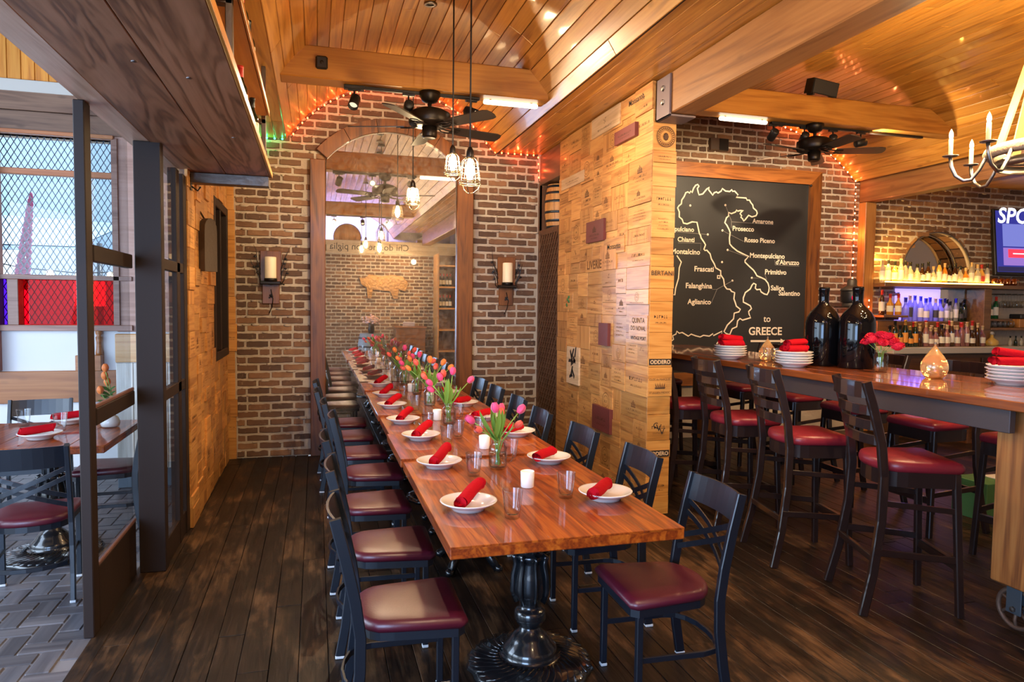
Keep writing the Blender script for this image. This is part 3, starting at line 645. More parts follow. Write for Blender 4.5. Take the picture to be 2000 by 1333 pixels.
def dining_chair(label, loc, rz, group):
    t = thing('dining_chair', label, 'chair', loc, rz, group)
    out = seat_outline(.212, .185, -.20, .215)
    put('seat', cushion(out, .425, .468), VINYL, t)
    fr = MB(); fr.sweep([(x * .93, y * .93 + .0, .408) for x, y in out], [(-.005, -.016), (.005, -.016), (.005, .016), (-.005, .016)], closed=True); put('seat_frame', fr, BLK, t)
    for s in (-1, 1):
        l = put('leg', MB().box(s * .185 - .0135, s * .185 + .0135, .155, .182, .012, .405, .003), BLK, t); put('foot_cap', MB().box(s * .185 - .015, s * .185 + .015, .1535, .1835, 0, .014, .003), GLIDE, l)
        P = [(s * .205, -.225, .012), (s * .203, -.20, .15), (s * .200, -.182, .30), (s * .198, -.180, .43), (s * .197, -.198, .56), (s * .196, -.232, .72), (s * .195, -.268, .865)]
        l = put('leg', MB().bar(P, .024, .042, up=(0, 1, .1)), BLK, t); put('foot_cap', MB().box(s * .205 - .014, s * .205 + .014, -.246, -.204, 0, .014, .003), GLIDE, l)
    def bow(x): return -.030 * (1 - (x / .195) ** 2)
    def bk(z): return -.198 - (z - .56) * .232
    rail = MB(); n = 9; vs = []
    for i in range(n):
        x = -.186 + .372 * i / (n - 1)
        for y0, z in ((0, .745), (0, .862), (.010, .862), (.010, .745)): vs.append((x, bk(z) + bow(x) + .002 + y0 - .004, z))
    fs = [(i * 4 + k, i * 4 + (k + 1) % 4, i * 4 + 4 + (k + 1) % 4, i * 4 + 4 + k) for i in range(n - 1) for k in range(4)] + [(3, 2, 1, 0), tuple(n * 4 - 4 + k for k in range(4))]
    put('top_rail', rail.add(vs, fs), BLK, t)
    for s in (-1, 1):
        for z0, z1 in ((.735, .575), (.685, .525)):
            P = [(s * (-.186 + .372 * i / 8), bk(z0 + (z1 - z0) * i / 8) + bow(-.186 + .372 * i / 8) * 1.1 + .004 * s, z0 + (z1 - z0) * i / 8) for i in range(9)]
            put('cross_slat', MB().sweep(P, [(-.003, -.012), (.003, -.012), (.003, .012), (-.003, .012)], up=(0, 0, 1)), BLK, t)
    P = [(.178, .165, .205), (.180, 0, .205), (.184, -.12, .205)] + [(.184 * math.cos(PI * i / 8), -.14 - .10 * math.sin(PI * i / 8), .205) for i in range(1, 8)] + [(-.184, -.12, .205), (-.180, 0, .205), (-.178, .165, .205)]
    put('stretcher', MB().bar(P, .012, .024), BLK, t)
    return t
LY = [2.66, 3.37, 4.10, 4.86, 5.52, 6.25, 6.95]; RY = [2.62, 3.32, 4.03, 4.76, 5.46, 6.20, 6.90]
LX = [.335, .335, .315, .375, .325, .275, .265]; RX = [1.415, 1.415, 1.37, 1.33, 1.36, 1.37, 1.38]
ch0 = None
for sd, YS, XS in (('L', LY, LX), ('R', RY, RX)):
    for i, (y, x) in enumerate(zip(YS, XS)):
        lb = 'black cross-back chair, %s side of the long table, %s' % (SIDE[sd], 'nearest the camera' if i == 0 else ORD[i] + ' from the near end')
        rz = (-PI / 2 if sd == 'L' else PI / 2) + R.uniform(-.05, .05)
        if i == 0 and sd == 'R': rz = PI / 2 - .03
        if ch0 is None: ch0 = dining_chair(lb, (x, y, 0), rz, 'chairs along the long table')
        else: dup(ch0, (x, y, 0), rz, lb)
# patio chairs
for x, y, rz, lb in ((-1.50, 4.33, .16, 'black cross-back chair with burgundy seat in front of the patio table'), (-1.40, 5.45, PI / 2 + .05, 'black cross-back chair at the right side of the patio table'),
                     (-1.98, 5.75, PI + .15, 'black cross-back chair at the far side of the patio table by the white wall'), (-2.45, 4.95, -PI / 2, 'black cross-back chair at the left end of the patio table')):
    dup(ch0, (x, y, 0), rz, lb, group='chairs around the patio table')
# --- long table: one four-seat table and five small ones pushed together
def table_base(kind, m):
    b = MB()
    if kind == 0:
        b.lathe([(0, 0), (.275, 0), (.285, .012), (.27, .028), (.22, .042), (.15, .05), (.122, .055), (.125, .075), (.118, .095), (.095, .115), (.088, .13), (.07, .15), (.052, .165), (.045, .185)], 40, M=None,
                wob=lambda a, z: 1 + (.028 * math.sin(a * 26 + z * 60) if z < .05 else 0))
        for k in range(36):                                        # swirled flutes of the foot
            a = 2 * PI * k / 36; b.tube([((.272 - .13 * u) * math.cos(a + .5 * u), (.272 - .13 * u) * math.sin(a + .5 * u), .026 + .024 * u) for u in (0, .25, .5, .75, 1)], .0075, 5)
        c = MB(); c.lathe([(0, .18), (.046, .18), (.062, .20), (.072, .22), (.072, .25), (.062, .262), (.05, .27), (.05, .29), (.056, .30), (.072, .33), (.076, .36), (.068, .42), (.056, .47), (.058, .49), (.066, .495), (.062, .515), (.046, .52), (.046, .70), (.10, .705), (.10, .712), (0, .712)], 24)
        for k in range(8):                                         # leaf casting
            a = 2 * PI * k / 8; c.sweep([((r_) * math.cos(a), r_ * math.sin(a), z) for r_, z in ((.06, .30), (.079, .35), (.076, .42), (.064, .47), (.07, .50), (.078, .515))], [(-.017, -.004), (.017, -.004), (.011, .006), (-.011, .006)], up=(-math.sin(a), math.cos(a), 0), sm=True)
        for k in range(8): a = 2 * PI * k / 8; c.box(.040, .052, -.009, .009, .525, .69, .002, rzm(a))
    else:
        c = MB(); c.lathe([(0, .12), (.09, .12), (.10, .16), (.085, .22), (.06, .26), (.05, .32), (.06, .40), (.052, .46), (.045, .5), (.045, .70), (.10, .705), (.10, .712), (0, .712)], 20)
        for k in range(4):
            a = PI / 4 + PI / 2 * k; b.sweep([(.05 * math.cos(a), .05 * math.sin(a), .20), (.13 * math.cos(a), .13 * math.sin(a), .17), (.22 * math.cos(a), .22 * math.sin(a), .075), (.29 * math.cos(a), .29 * math.sin(a), .022)], [(-.03, -.022), (.03, -.022), (.026, .025), (-.026, .025)], sm=True)
            b.ball((.30 * math.cos(a), .30 * math.sin(a), .024), .04, .04, .024, 8, 6)
            for s in (-1, 1): b.ball((.12 * math.cos(a + s * .35), .12 * math.sin(a + s * .35), .155), .028, .028, .04, 7, 5)
    return b, c
def long_table(i, y0, y1, z, dx):
    t = thing('dining_table', 'red-brown varnished plank table, ' + ('nearest the camera, four seats, on an ornate iron pedestal' if i == 0 else '%s from the near end of the long row, two seats' % ORD[i] if i < 5 else 'last of the long row, against the arched mirror'), 'table', (.93 + dx, (y0 + y1) / 2, 0), 0, 'tables pushed into one long row')
    w, l = .47, (y1 - y0) / 2; n = 5 if i == 0 else 4
    tp = put('tabletop', MB().box(-w, w, -l, l, z - .048, z - .006, .004), TABLE, t); q = random.Random(60 + i); xs = -w
    for k in range(n):                                             # planks of the top, along the row
        xe = w if k == n - 1 else -w + 2 * w * (k + 1) / n + q.uniform(-.02, .02); put('plank', MB().box(xs, xe, -l, l, z - .010, z, .0016), TABLE, tp, (0, 0, 0)); xs = xe
    for yy in ((-.09,) if i == 0 else (0,)):
        b, c = table_base(0 if i in (0, 3, 5) else 1, IRON)
        if i == 0: yy = -l + .52
        p = put('pedestal_foot', b, IRON, t, (0, yy, 0), None, (1, 1, 1) if i == 0 else (.72, .8, 1)); cc = put('pedestal_column', c, IRON, t, (0, yy, 0))
    return t
TT = [(2.383, 3.765, .760, 0), (3.772, 4.53, .772, -.012), (4.537, 5.29, .760, .008), (5.297, 6.045, .774, -.004), (6.052, 6.80, .764, .006), (6.83, 7.52, .776, -.002)]
for i, (a, b, z, dx) in enumerate(TT): long_table(i, a, b, z, dx)
def topz(y):
    for a, b, z, dx in TT:
        if a - .01 <= y <= b + .01: return z + .0005
    return .77
# --- plates with rolled napkins
def plate_mesh(r=.122):
    k = r / .122
    return MB().lathe([(0, .004), (.060 * k, .004), (.064 * k, 0), (.070 * k, 0), (.074 * k, .010), (.100 * k, .024), (.121 * k, .036), (.1225 * k, .039), (.120 * k, .041), (.112 * k, .0385), (.090 * k, .026), (.072 * k, .017), (.045 * k, .014), (0, .0135)], 32).mesh('plate')
PLM = plate_mesh()
def napkin_mesh(seed, L=.185, r=.0315):
    q = random.Random(seed); m = MB(); n = 50; sec = []
    for i in range(n + 1):
        a = 2 * PI * 3.6 * i / n; rr = .004 + (r - .004) * (i / n) ** .8; sec.append((rr * math.cos(a), rr * math.sin(a)))
    vs = []; st = 9
    for j in range(st):
        u = j / (st - 1); k = 1 - .10 * abs(u - .4) + q.uniform(-.02, .02)
        for x, z in sec: vs.append((x * k + .004 * math.sin(u * 5 + seed), -L / 2 + L * u + (.012 * math.sin(math.atan2(z, x) * 1 + seed) if j in (0, st - 1) else 0), z * k * .92))
    w = n + 1; m.add(vs, [(j * w + i, j * w + i + 1, (j + 1) * w + i + 1, (j + 1) * w + i) for j in range(st - 1) for i in range(n)], True)
    for e in (-1, 1):
        m.lathe([(0, 0), (r * .86, 0)], 16, M=Matrix.Translation((0, e * (L / 2 - .007), 0)) @ rx(PI / 2 * e))
    return m.mesh('napkin')
NPM = [napkin_mesh(s) for s in range(4)]
def plated(x, y, z, ang, tilt, pl, nl, pg='white plates on the long table', ng='rolled red napkins on plates', L=1, off=(0, 0)):
    p = put('plate', PLM, CERAM, None, (x, y, z)); tag(p, pl, 'plate', pg)
    o = put('napkin', NPM[R.randrange(4)], NAPK, None, (x + off[0], y + off[1], z + .050 + .055 * abs(math.sin(tilt))), (tilt, R.uniform(0, 6.28) * 0, ang)); tag(o, nl, 'napkin', ng); return p
PL = [(.623, 2.823), (.633, 3.602), (.638, 4.304), (.612, 5.00), (.600, 5.66), (.622, 6.43), (.634, 7.16)]
PR = [(1.256, 2.833), (1.242, 3.575), (1.268, 4.30), (1.228, 5.02), (1.20, 5.65), (1.21, 6.45), (1.23, 7.16)]
for sd, P in (('L', PL), ('R', PR)):
    for i, (x, y) in enumerate(P):
        pos = '%s side of the long table, %s' % (SIDE[sd], 'nearest the camera' if i == 0 else ORD[i] + ' from the near end')
        a = (-.62 + R.uniform(-.12, .12)) if sd == 'L' else (-.80 + R.uniform(-.12, .1))
        plated(x, y, topz(y), a, .24 if sd == 'L' else .03, 'white plate, ' + pos, 'rolled red napkin, ' + pos, off=(.012, .02) if sd == 'L' else (-.03, -.015))
# --- tumblers
def tumbler_mesh(h=.118, r0=.031, r1=.044):
    return MB().lathe([(0, 0), (r0 - .003, 0), (r0, .003), (r0 + (r1 - r0) * .3, h * .3), (r1 - .001, h - .002), (r1 - .0012, h), (r1 - .0026, h), (r1 - .0034, h - .004), (r0 + (r1 - r0) * .3 - .0028, h * .3), (r0 - .004, .021), (r0 - .008, .017), (0, .0165)], 24).mesh('tumbler')
TUM = tumbler_mesh()
GLS = [(.770, 2.66, 'beside the nearest left plate'), (.769, 3.372, 'beside the second left plate'), (.770, 4.12, 'beside the third left plate'), (.742, 4.70, 'beside the fourth left plate'), (.770, 5.50, 'beside the fifth left plate'), (.765, 6.25, 'beside the sixth left plate'), (.77, 6.98, 'beside the last left plate'),
       (1.086, 2.886, 'beside the nearest right plate'), (1.045, 3.66, 'behind the nearest tulip jar'), (1.03, 4.36, 'beside the third right plate'), (1.035, 5.07, 'beside the fourth right plate'), (1.03, 5.80, 'beside the fifth right plate'), (1.04, 6.50, 'beside the sixth right plate'), (1.03, 7.2, 'beside the last right plate'), (.87, 4.28, 'by the second candle')]
for x, y, w in GLS: tag(put('tumbler', TUM, GLASS, None, (x, y, topz(y))), 'clear water tumbler on the long table, ' + w, 'glass', 'water glasses on the long table')
# --- votive candles
VOT = MB().lathe([(0, 0), (.027, 0), (.031, .003), (.0335, .076), (.032, .078), (.0305, .076), (.028, .05), (0, .048)], 20).mesh('votive')
for i, (x, y) in enumerate(((.971, 3.102), (.965, 3.95), (.875, 5.08), (.965, 5.98), (.90, 6.75))):
    t = thing('votive_candle', 'small white frosted votive candle holder on the long table, %s from the near end' % ORD[i], 'candle', (x, y, topz(y)), 0, 'votive candles on the long table')
    put('holder', VOT, FROST, t); put('flame', MB().lathe([(0, .046), (.004, .050), (.0045, .056), (0, .068)], 8), emitm('flame_glow', (1, .55, .15), 14) if i == 0 else bpy.data.materials['flame_glow'], t)
# --- mason jars of tulips
JAR = MB().lathe([(0, .004), (.036, .004), (.040, 0), (.046, .006), (.049, .02), (.049, .105), (.046, .120), (.036, .132), (.0355, .150), (.037, .153), (.0355, .155), (.0335, .152), (.0335, .132), (.043, .119), (.0462, .104), (.0462, .022), (.042, .012), (0, .012)], 24).mesh('jar')
WAT = MB().lathe([(0, .013), (.0415, .013), (.0455, .024), (.0455, .085), (0, .085)], 20).mesh('water')
JH = MB().tube([(.047, 0, .115), (.068, 0, .112), (.080, 0, .09), (.078, 0, .06), (.066, 0, .04), (.048, 0, .035)], .005, 7).mesh('handle')
def petals(q, s):
    m = MB()
    for k in range(6):
        a = 2 * PI * k / 6 + q.uniform(-.15, .15); inner = k % 2; rr = (.019 if inner == 0 else .016) * s; vs = []
        for i in range(6):
            u = i / 5; rad = rr * (math.sin(PI * (.12 + .74 * u)) ** .8) * 1.15; wd_ = .019 * s * math.sin(PI * min(.97, .10 + .87 * u)) ** .7
            for j in (-1, 0, 1): b_ = a + j * wd_ / max(rad, .006 * s); vs.append((rad * (1 - .10 * abs(j)) * math.cos(b_), rad * (1 - .10 * abs(j)) * math.sin(b_), .050 * s * u))
        m.add(vs, [(i * 3 + j, i * 3 + j + 1, i * 3 + j + 4, i * 3 + j + 3) for i in range(5) for j in (0, 1)], True)
    m.ball((0, 0, .008 * s), .012 * s, .012 * s, .009 * s, 8, 5); return m
def leafblade(p0, p1, w, bend, side):
    p0, p1 = Vector(p0), Vector(p1); n = 7; vs = []; d = (p1 - p0); sd = d.cross(Vector(side)).normalized()
    for i in range(n):
        u = i / (n - 1); c = p0 + d * u + Vector(bend) * math.sin(PI * u); k = w * (math.sin(PI * (.12 + .86 * u)) ** .75)
        vs += [tuple(c - sd * k), tuple(c + d.normalized().cross(sd) * k * .35), tuple(c + sd * k)]
    return vs, [(i * 3 + j, i * 3 + j + 1, i * 3 + j + 4, i * 3 + j + 3) for i in range(n - 1) for j in (0, 1)]
def bouquet(x, y, z, heads, where, seed, nm=('pink', 'coral', 'orange')):
    q = random.Random(seed)
    t = thing('mason_jar', 'clear glass mason jar mug of tulips on the long table, ' + where, 'vase', (x, y, z), 0, 'tulip jars on the long table')
    put('jar', JAR, GLASS, t); put('water', WAT, WATER, t); put('handle', JH, GLASS, t, None, (0, 0, q.uniform(-.6, .3)))
    for k, (dx, dy, dz, cidx, s) in enumerate(heads):
        mt = (PETP, PETC, PETO)[cidx]; base = (q.uniform(-.02, .02), q.uniform(-.02, .02), .02); nk = (dx * .15 + q.uniform(-.012, .012), dy * .15 + q.uniform(-.012, .012), .15)
        mid = (dx * .6, dy * .6, .15 + (dz - .15) * .62)
        f = thing('tulip', '%s tulip in the jar %s, %s' % (nm[cidx], where, ('leaning far left', 'leaning left', 'upright in the middle', 'standing tallest', 'leaning right', 'leaning far right', 'low at the front', 'behind the others')[k % 8] if k < 8 else 'hidden deep in the bunch'), 'tulip', (x, y, z), 0, 'tulips ' + where)
        put('stem', MB().tube([base, nk, mid, (dx, dy, dz)], .0032, 6), STEMM, f)
        d = Vector((dx, dy, dz)) - Vector(mid); rot = d.to_track_quat('Z', 'Y').to_matrix().to_4x4()
        b = petals(q, s); put('bloom', MB(Matrix.Translation((dx, dy, dz)) @ rot).add(b.v, b.f, True), mt, f)
        a = math.atan2(dy, dx) + q.uniform(-.8, .8); ln = q.uniform(.12, .20)
        vs, fs = leafblade(nk, (nk[0] + math.cos(a) * ln * q.uniform(.25, .7), nk[1] + math.sin(a) * ln * .6, .15 + ln * q.uniform(.6, 1.05)), q.uniform(.015, .021), (math.cos(a) * .02, math.sin(a) * .02, .015), (math.cos(a), math.sin(a), .2))
        put('leaf', MB().add(vs, fs, True), LEAF, f)
        if k % 2 == 0:
            a += 1.7; vs, fs = leafblade(nk, (nk[0] + math.cos(a) * .05, nk[1] + math.sin(a) * .05, .15 + q.uniform(.12, .20)), .017, (math.cos(a) * .012, math.sin(a) * .012, .0), (math.cos(a), math.sin(a), .2)); put('leaf', MB().add(vs, fs, True), LEAF, f)
H1 = [(-.135, -.02, .255, 0, 1.15), (-.105, -.06, .215, 1, 1.0), (-.015, .0, .30, 0, 1.1), (.02, .03, .27, 1, 1.0), (.115, .02, .29, 0, 1.1), (.085, -.03, .225, 1, .95), (.03, .06, .29, 0, 1.0)]
bouquet(.927, 3.492, topz(3.49), H1, 'nearest the camera', 3)
H2 = [(-.13, -.02, .29, 0, 1.15), (-.11, .02, .24, 0, 1.15), (-.06, 0, .32, 0, 1.2), (.02, .0, .36, 0, 1.15), (.14, .02, .30, 0, 1.15), (-.16, .03, .33, 1, 1.1), (-.03, .05, .34, 1, 1.1)]
bouquet(.925, 4.86, topz(4.86), H2, 'second from the near end', 4)
H3 = [(-.16, 0, .30, 2, 1.15), (-.10, .03, .34, 1, 1.15), (.0, 0, .36, 2, 1.2), (.10, 0, .34, 2, 1.15), (.16, .02, .30, 2, 1.15), (-.05, -.05, .25, 2, 1.1), (.05, .05, .30, 1, 1.1)]
bouquet(.92, 5.72, topz(5.72), H3, 'third from the near end', 5)
bouquet(.93, 6.55, topz(6.55), [(a, b, c * .98, (k % 3), s) for k, (a, b, c, _, s) in enumerate(H2)], 'fourth from the near end', 6)
bouquet(.90, 7.25, topz(7.25), [(a * .9, b, c, (k + 1) % 3, s) for k, (a, b, c, _, s) in enumerate(H3)], 'last before the mirror', 7)
# ================================================================== MIRROR, LAMPS, FANS, PARTITION, SHELF
def mirrormat():
    m = bpy.data.materials.new('antique_mirror'); m.use_nodes = True; t = m.node_tree; t.nodes.clear(); L = t.links.new
    o = N(t, 'ShaderNodeOutputMaterial'); g = N(t, 'ShaderNodeBsdfGlossy'); g.inputs['Roughness'].default_value = .012; g.inputs['Color'].default_value = (.86, .84, .80, 1)
    d = N(t, 'ShaderNodeBsdfDiffuse'); d.inputs['Color'].default_value = (.34, .29, .24, 1)
    ge = N(t, 'ShaderNodeNewGeometry'); n1 = N(t, 'ShaderNodeTexNoise', i_Scale=1.6, i_Detail=8.0, i_Roughness=.7); L(ge.outputs['Position'], n1.inputs['Vector'])
    n2 = N(t, 'ShaderNodeTexNoise', i_Scale=26.0, i_Detail=3.0); L(ge.outputs['Position'], n2.inputs['Vector'])
    ad = N(t, 'ShaderNodeMath', operation='MULTIPLY'); L(n1.outputs['Fac'], ad.inputs[0]); L(n2.outputs['Fac'], ad.inputs[1])
    r = ramp(t, [(.12, (.03, .03, .03)), (.42, (.32, .32, .32))]); L(ad.outputs[0], r.inputs['Fac'])
    mx = N(t, 'ShaderNodeMixShader'); L(r.outputs['Color'], mx.inputs[0]); L(g.outputs[0], mx.inputs[1]); L(d.outputs[0], mx.inputs[2]); L(mx.outputs[0], o.inputs[0]); return m
mir = thing('arched_mirror', 'tall antique mirror in an arched dark-stained timber frame on the brick wall', 'mirror', (0, YW, 0))
MC, MZ, MR = .80, 2.575, .883
put('frame_post', MB().box(-.055, .10, -.085, .0, .0, 3.12, .006), REDW, mir); put('frame_post', MB().box(1.505, 1.686, -.085, .0, .0, 3.12, .006), REDW, mir)
a0, a1 = math.radians(39.5), math.radians(140.5)
for k in range(5):
    b0, b1 = a0 + (a1 - a0) * k / 5, a0 + (a1 - a0) * (k + 1) / 5; n = 6; pi_, po = [], []
    for i in range(n + 1):
        a = b0 + .003 + (b1 - b0 - .006) * i / n; pi_.append((MC + MR * math.cos(a), MZ + MR * math.sin(a))); po.append((MC + (MR + .135) * math.cos(a), MZ + (MR + .135) * math.sin(a)))
    put('arch_segment', MB(Matrix(((1, 0, 0, 0), (0, 0, -1, 0), (0, 1, 0, 0), (0, 0, 0, 1)))).prism(pi_ + po[::-1], 0, .085), REDW, mir)
pts = [(.08, .02), (1.53, .02)] + [(MC + (MR + .01) * math.cos(a0 + (a1 - a0) * i / 20), MZ + (MR + .01) * math.sin(a0 + (a1 - a0) * i / 20)) for i in range(21)]
put('mirror_glass', MB(Matrix(((1, 0, 0, 0), (0, 0, -1, 0), (0, 1, 0, 0), (0, 0, 0, 1)))).prism(pts, .03, .036), mirrormat(), mir)
# --- wall sconces: board, candle, twig iron work
def sconce(x, z, lb, seed):
    q = random.Random(seed); t = thing('wall_sconce', lb, 'sconce', (x, YW - .012, z), 0, 'candle sconces beside the mirror')
    put('backboard', MB().box(-.105, .105, -.03, 0, -.02, .30, .005), REDW, t); put('lower_board', MB().box(-.085, .085, -.028, 0, -.25, -.045, .005), REDW, t)
    put('ledge', MB().box(-.10, .10, -.13, -.0, -.05, -.018, .006), BRONZE, t); put('cup', MB().cyl(.064, -.018, .012, (0, -.075), 18), BRONZE, t)
    c = put('candle', MB().lathe([(0, .012), (.056, .012), (.057, .02), (.057, .225), (.053, .232), (.03, .222), (0, .22)], 20, (0, -.075, 0)), WAX, t)
    for s in (-1, 1):
        m = MB()
        for k in range(4):
            p = [(s * .10, -.03, -.05 + .05 * k)]
            for j in range(4): l = p[-1]; p.append((l[0] + s * q.uniform(.0, .035), l[1] - q.uniform(-.01, .015), l[2] + q.uniform(.03, .08)))
            m.tube(p, .005, 5, scale=[1, .9, .7, .5, .3])
            m.ball((p[2][0] + s * .015, p[2][1], p[2][2]), .015, .008, .012, 6, 4)
        put('twig', m, IRON, t)
    m = MB(); m.tube([(-.09, -.06, -.03), (0, -.12, -.05), (.09, -.07, -.03), (.13, -.03, -.05)], .008, 6); m.tube([(0, -.035, -.10), (.02, -.05, -.2), (.01, -.03, -.28), (-.02, -.02, -.35)], .005, 5)
    for k in range(7): m.ball((.0 + .013 * math.cos(k), -.035, -.17 + .016 * math.sin(k * 1.7)), .010, .010, .010, 6, 4)
    put('grape_vine', m, IRON, t); return t
sconce(-.445, 1.86, 'iron twig wall sconce with cream candle, left of the mirror', 1); sconce(2.085, 1.87, 'iron twig wall sconce with cream candle, right of the mirror', 2)
# --- caged pendants
BULB = emitm('lamp_bulb_glow', (1, .70, .37), 560)
def cage(s):
    m = MB(); pr = [(.030, .085), (.052, .06), (.060, .0), (.066, -.05), (.068, -.075)]
    for k in range(8):
        a = 2 * PI * k / 8; m.tube([(r * s * math.cos(a), r * s * math.sin(a), z * s) for r, z in pr] + [(.066 * s * math.cos(a), .066 * s * math.sin(a), -.085 * s)], .0022, 5)
    for k in range(3):
        a = 2 * PI * k / 3; m.tube([(.068 * s * math.cos(a), .068 * s * math.sin(a), -.08 * s), (.055 * s * math.cos(a), .055 * s * math.sin(a), -.11 * s), (.025 * s * math.cos(a), .025 * s * math.sin(a), -.135 * s), (0, 0, -.14 * s)], .003, 5)
    for r, z, w in ((.056, .03, .0022), (.0605, -.005, .0022), (.064, -.035, .0022), (.070, -.07, .004), (.070, -.082, .003)):
        m.tube([(r * s * math.cos(2 * PI * i / 20), r * s * math.sin(2 * PI * i / 20), z * s) for i in range(20)], w, 5, closed=True)
    return m
def pendant(x, y, z, s, lb, pw, top=None):
    t = thing('caged_pendant', lb, 'pendant lamp', (x, y, z), 0, 'caged pendants over the long table')
    tp = (top or (vault_top(x) - .01)) - z
    put('cord', MB().cyl(.0055, .13 * s, tp - .02, n=8), CORD, t); put('canopy', MB().cyl(.05, tp - .025, tp, n=16), BRONZE, t)
    put('socket', MB().lathe([(0, .075 * s), (.022 * s, .075 * s), (.026 * s, .09 * s), (.024 * s, .125 * s), (.012 * s, .15 * s), (0, .152 * s)], 16), BRONZE, t)
    put('cage', cage(s), WIRE, t); put('bulb', MB().lathe([(0, -.06 * s), (.018 * s, -.045 * s), (.028 * s, -.01 * s), (.027 * s, .02 * s), (.016 * s, .06 * s), (.012 * s, .08 * s), (0, .08 * s)], 14), BULB, t)
pendant(.93, 4.83, 2.615, .86, 'caged iron pendant lamp over the long table, farther of the front pair', 40)
pendant(.945, 4.33, 2.475, 1.0, 'caged iron pendant lamp over the long table, lower and nearer of the front pair', 40)
pendant(.93, 6.90, 2.70, 1.0, 'caged iron pendant lamp hanging in front of the mirror', 34)
pendant(.93, 1.55, 2.75, 1.0, 'extra caged iron pendant lamp added above the near end of the table', 40)  # extra pendant added out of frame for more warm light
pendant(.93, .3, 2.75, 1.0, 'extra caged iron pendant lamp added behind the viewpoint', 40)  # second added pendant, out of frame, also for warm light
# --- ceiling fans
def fan(x, y, ztop, angs, lb, up=.04):
    t = thing('ceiling_fan', lb, 'fan', (x, y, ztop), 0, 'ceiling fans')
    put('canopy', MB().lathe([(0, 0), (.085, 0), (.085, -.03), (.06, -.075), (.03, -.085), (0, -.085)], 20), BRONZE, t); put('downrod', MB().cyl(.016, -.19 + up, -.08, n=12), BRONZE, t)
    put('motor', MB(tz(0, 0, up)).lathe([(0, -.165), (.05, -.165), (.12, -.185), (.165, -.21), (.172, -.22), (.172, -.29), (.16, -.305), (.10, -.32), (0, -.32)], 28), BRONZE, t)
    put('switch_housing', MB(tz(0, 0, up)).lathe([(0, -.32), (.062, -.32), (.062, -.395), (.05, -.41), (.045, -.408), (0, -.408)], 20), BRONZE, t)
    for k, a in enumerate(angs):
        M = rzm(math.radians(a)); b = MB(M @ tz(0, 0, -.315 + up) @ rx(math.radians(-13)))
        out = [(.20, -.052), (.30, -.062), (.62, -.070), (.66, -.055), (.672, -.02), (.672, .02), (.66, .055), (.62, .070), (.30, .062), (.20, .052)]
        bl = put('blade', b.prism(out, -.004, .004), BLADE, t)
        ir = MB(M @ tz(0, 0, -.315 + up) @ rx(math.radians(-13)))
        for s in (-1, 1): ir.tube([(.08, s * .01, .008), (.13, s * .045, -.006), (.18, s * .04, -.009), (.235, s * .014, -.009)], .007, 6)
        ir.tube([(.08, 0, .008), (.15, 0, -.009), (.24, 0, -.010)], .006, 6); ir.box(.19, .27, -.035, .035, -.010, -.004, .002); put('blade_iron', ir, BRONZE, bl)
fan(.90, 5.68, 3.352, (-54, 18, 90, 162, -126), 'dark bronze five-blade ceiling fan under the beam of the dining vault')
fan(4.88, 5.98, 3.498, (-25, 47, 119, 191, -97), 'dark bronze five-blade ceiling fan under the bar beam, before the map board')
# --- track lights
def track(x0, x1, y, z, heads, lb, grp):
    t = thing('light_track', lb, 'track light', (x0, y, z), 0, 'light tracks'); put('rail', MB().box(0, x1 - x0, -.018, .018, -.022, 0, .003), BLKP, t); put('feed_box', MB().box(.0, .16, -.03, .03, -.03, -.0, .004), BLKP, t)
    for k, (x, aim, pw, col, sp) in enumerate(heads):
        h = thing('track_head', grp[1] + ', %s from the left' % ORD[k], 'spotlight', (x, y, z - .022), 0, grp[0])
        put('adapter', MB().box(-.05, .05, -.016, .016, -.018, 0, .003), BLKP, h); put('arm', MB().tube([(0, 0, -.015), (0, 0, -.06), (.012, 0, -.075)], .007, 8), BLKP, h)
        d = Vector(aim) - Vector((x, y, z - .12)); rot = d.to_track_quat('-Z', 'Y').to_matrix().to_4x4()
        c = put('can', MB(Matrix.Translation((0, 0, -.105)) @ rot).lathe([(0, .062), (.03, .062), (.041, .052), (.041, -.052), (.039, -.055), (.036, -.052), (.034, -.02), (0, -.018)], 18), BLKP, h)
        put('lens', MB(Matrix.Translation((0, 0, -.105)) @ rot).cyl(.033, -.026, -.022, n=14), emitm('spot_lens', (1, .8, .5), 1) if 'spot_lens' not in bpy.data.materials else bpy.data.materials['spot_lens'], c)
        if pw:
            p = Vector((x, y, z - .127)) + d.normalized() * .050; light('SPOT', p, pw, col, spot=sp, blend=.7, size=.012, aim=aim, name='track_spot')
track(.22, 1.32, 5.70, 3.353, [(.30, (-.55, 3.7, .4), 110, WARMW, 105), (.73, (.8, 7.6, 3.0), 85, WARMW, 120), (1.25, (2.4, 4.6, 2.6), 100, WARMW, 85)], 'black light track screwed under the dining tie beam', ('track heads under the dining beam', 'black track spotlight under the dining tie beam'))
track(4.40, 6.3, 6.04, 3.498, [(4.43, (4.6, 7.6, 2.4), 150, WARMW, 95), (4.80, (5.4, 7.6, 2.6), 120, WARMW, 90), (5.15, (6.2, 7.6, 2.3), 120, WARMW, 95), (5.50, (6.6, 5.9, 3.6), 60, WARMW, 100)], 'black light track screwed under the bar tie beam', ('track heads under the bar beam', 'black track spotlight under the bar tie beam'))
track(.2, 1.5, 1.1, 3.35, [(.35, (-.6, 5.2, 1.3), 90, WARMW, 80), (.9, (.95, 3.6, .7), 90, WARMW, 75), (1.4, (2.45, 5.6, 1.6), 210, WARMW, 75)], 'extra black light track added under the beam above the viewpoint', ('added track heads above the viewpoint', 'added black track spotlight above the viewpoint'))  # out-of-frame track added to light the table and crate wall
TUBEM = emitm('lamp_tube_glow', (1, .84, .62), 5)
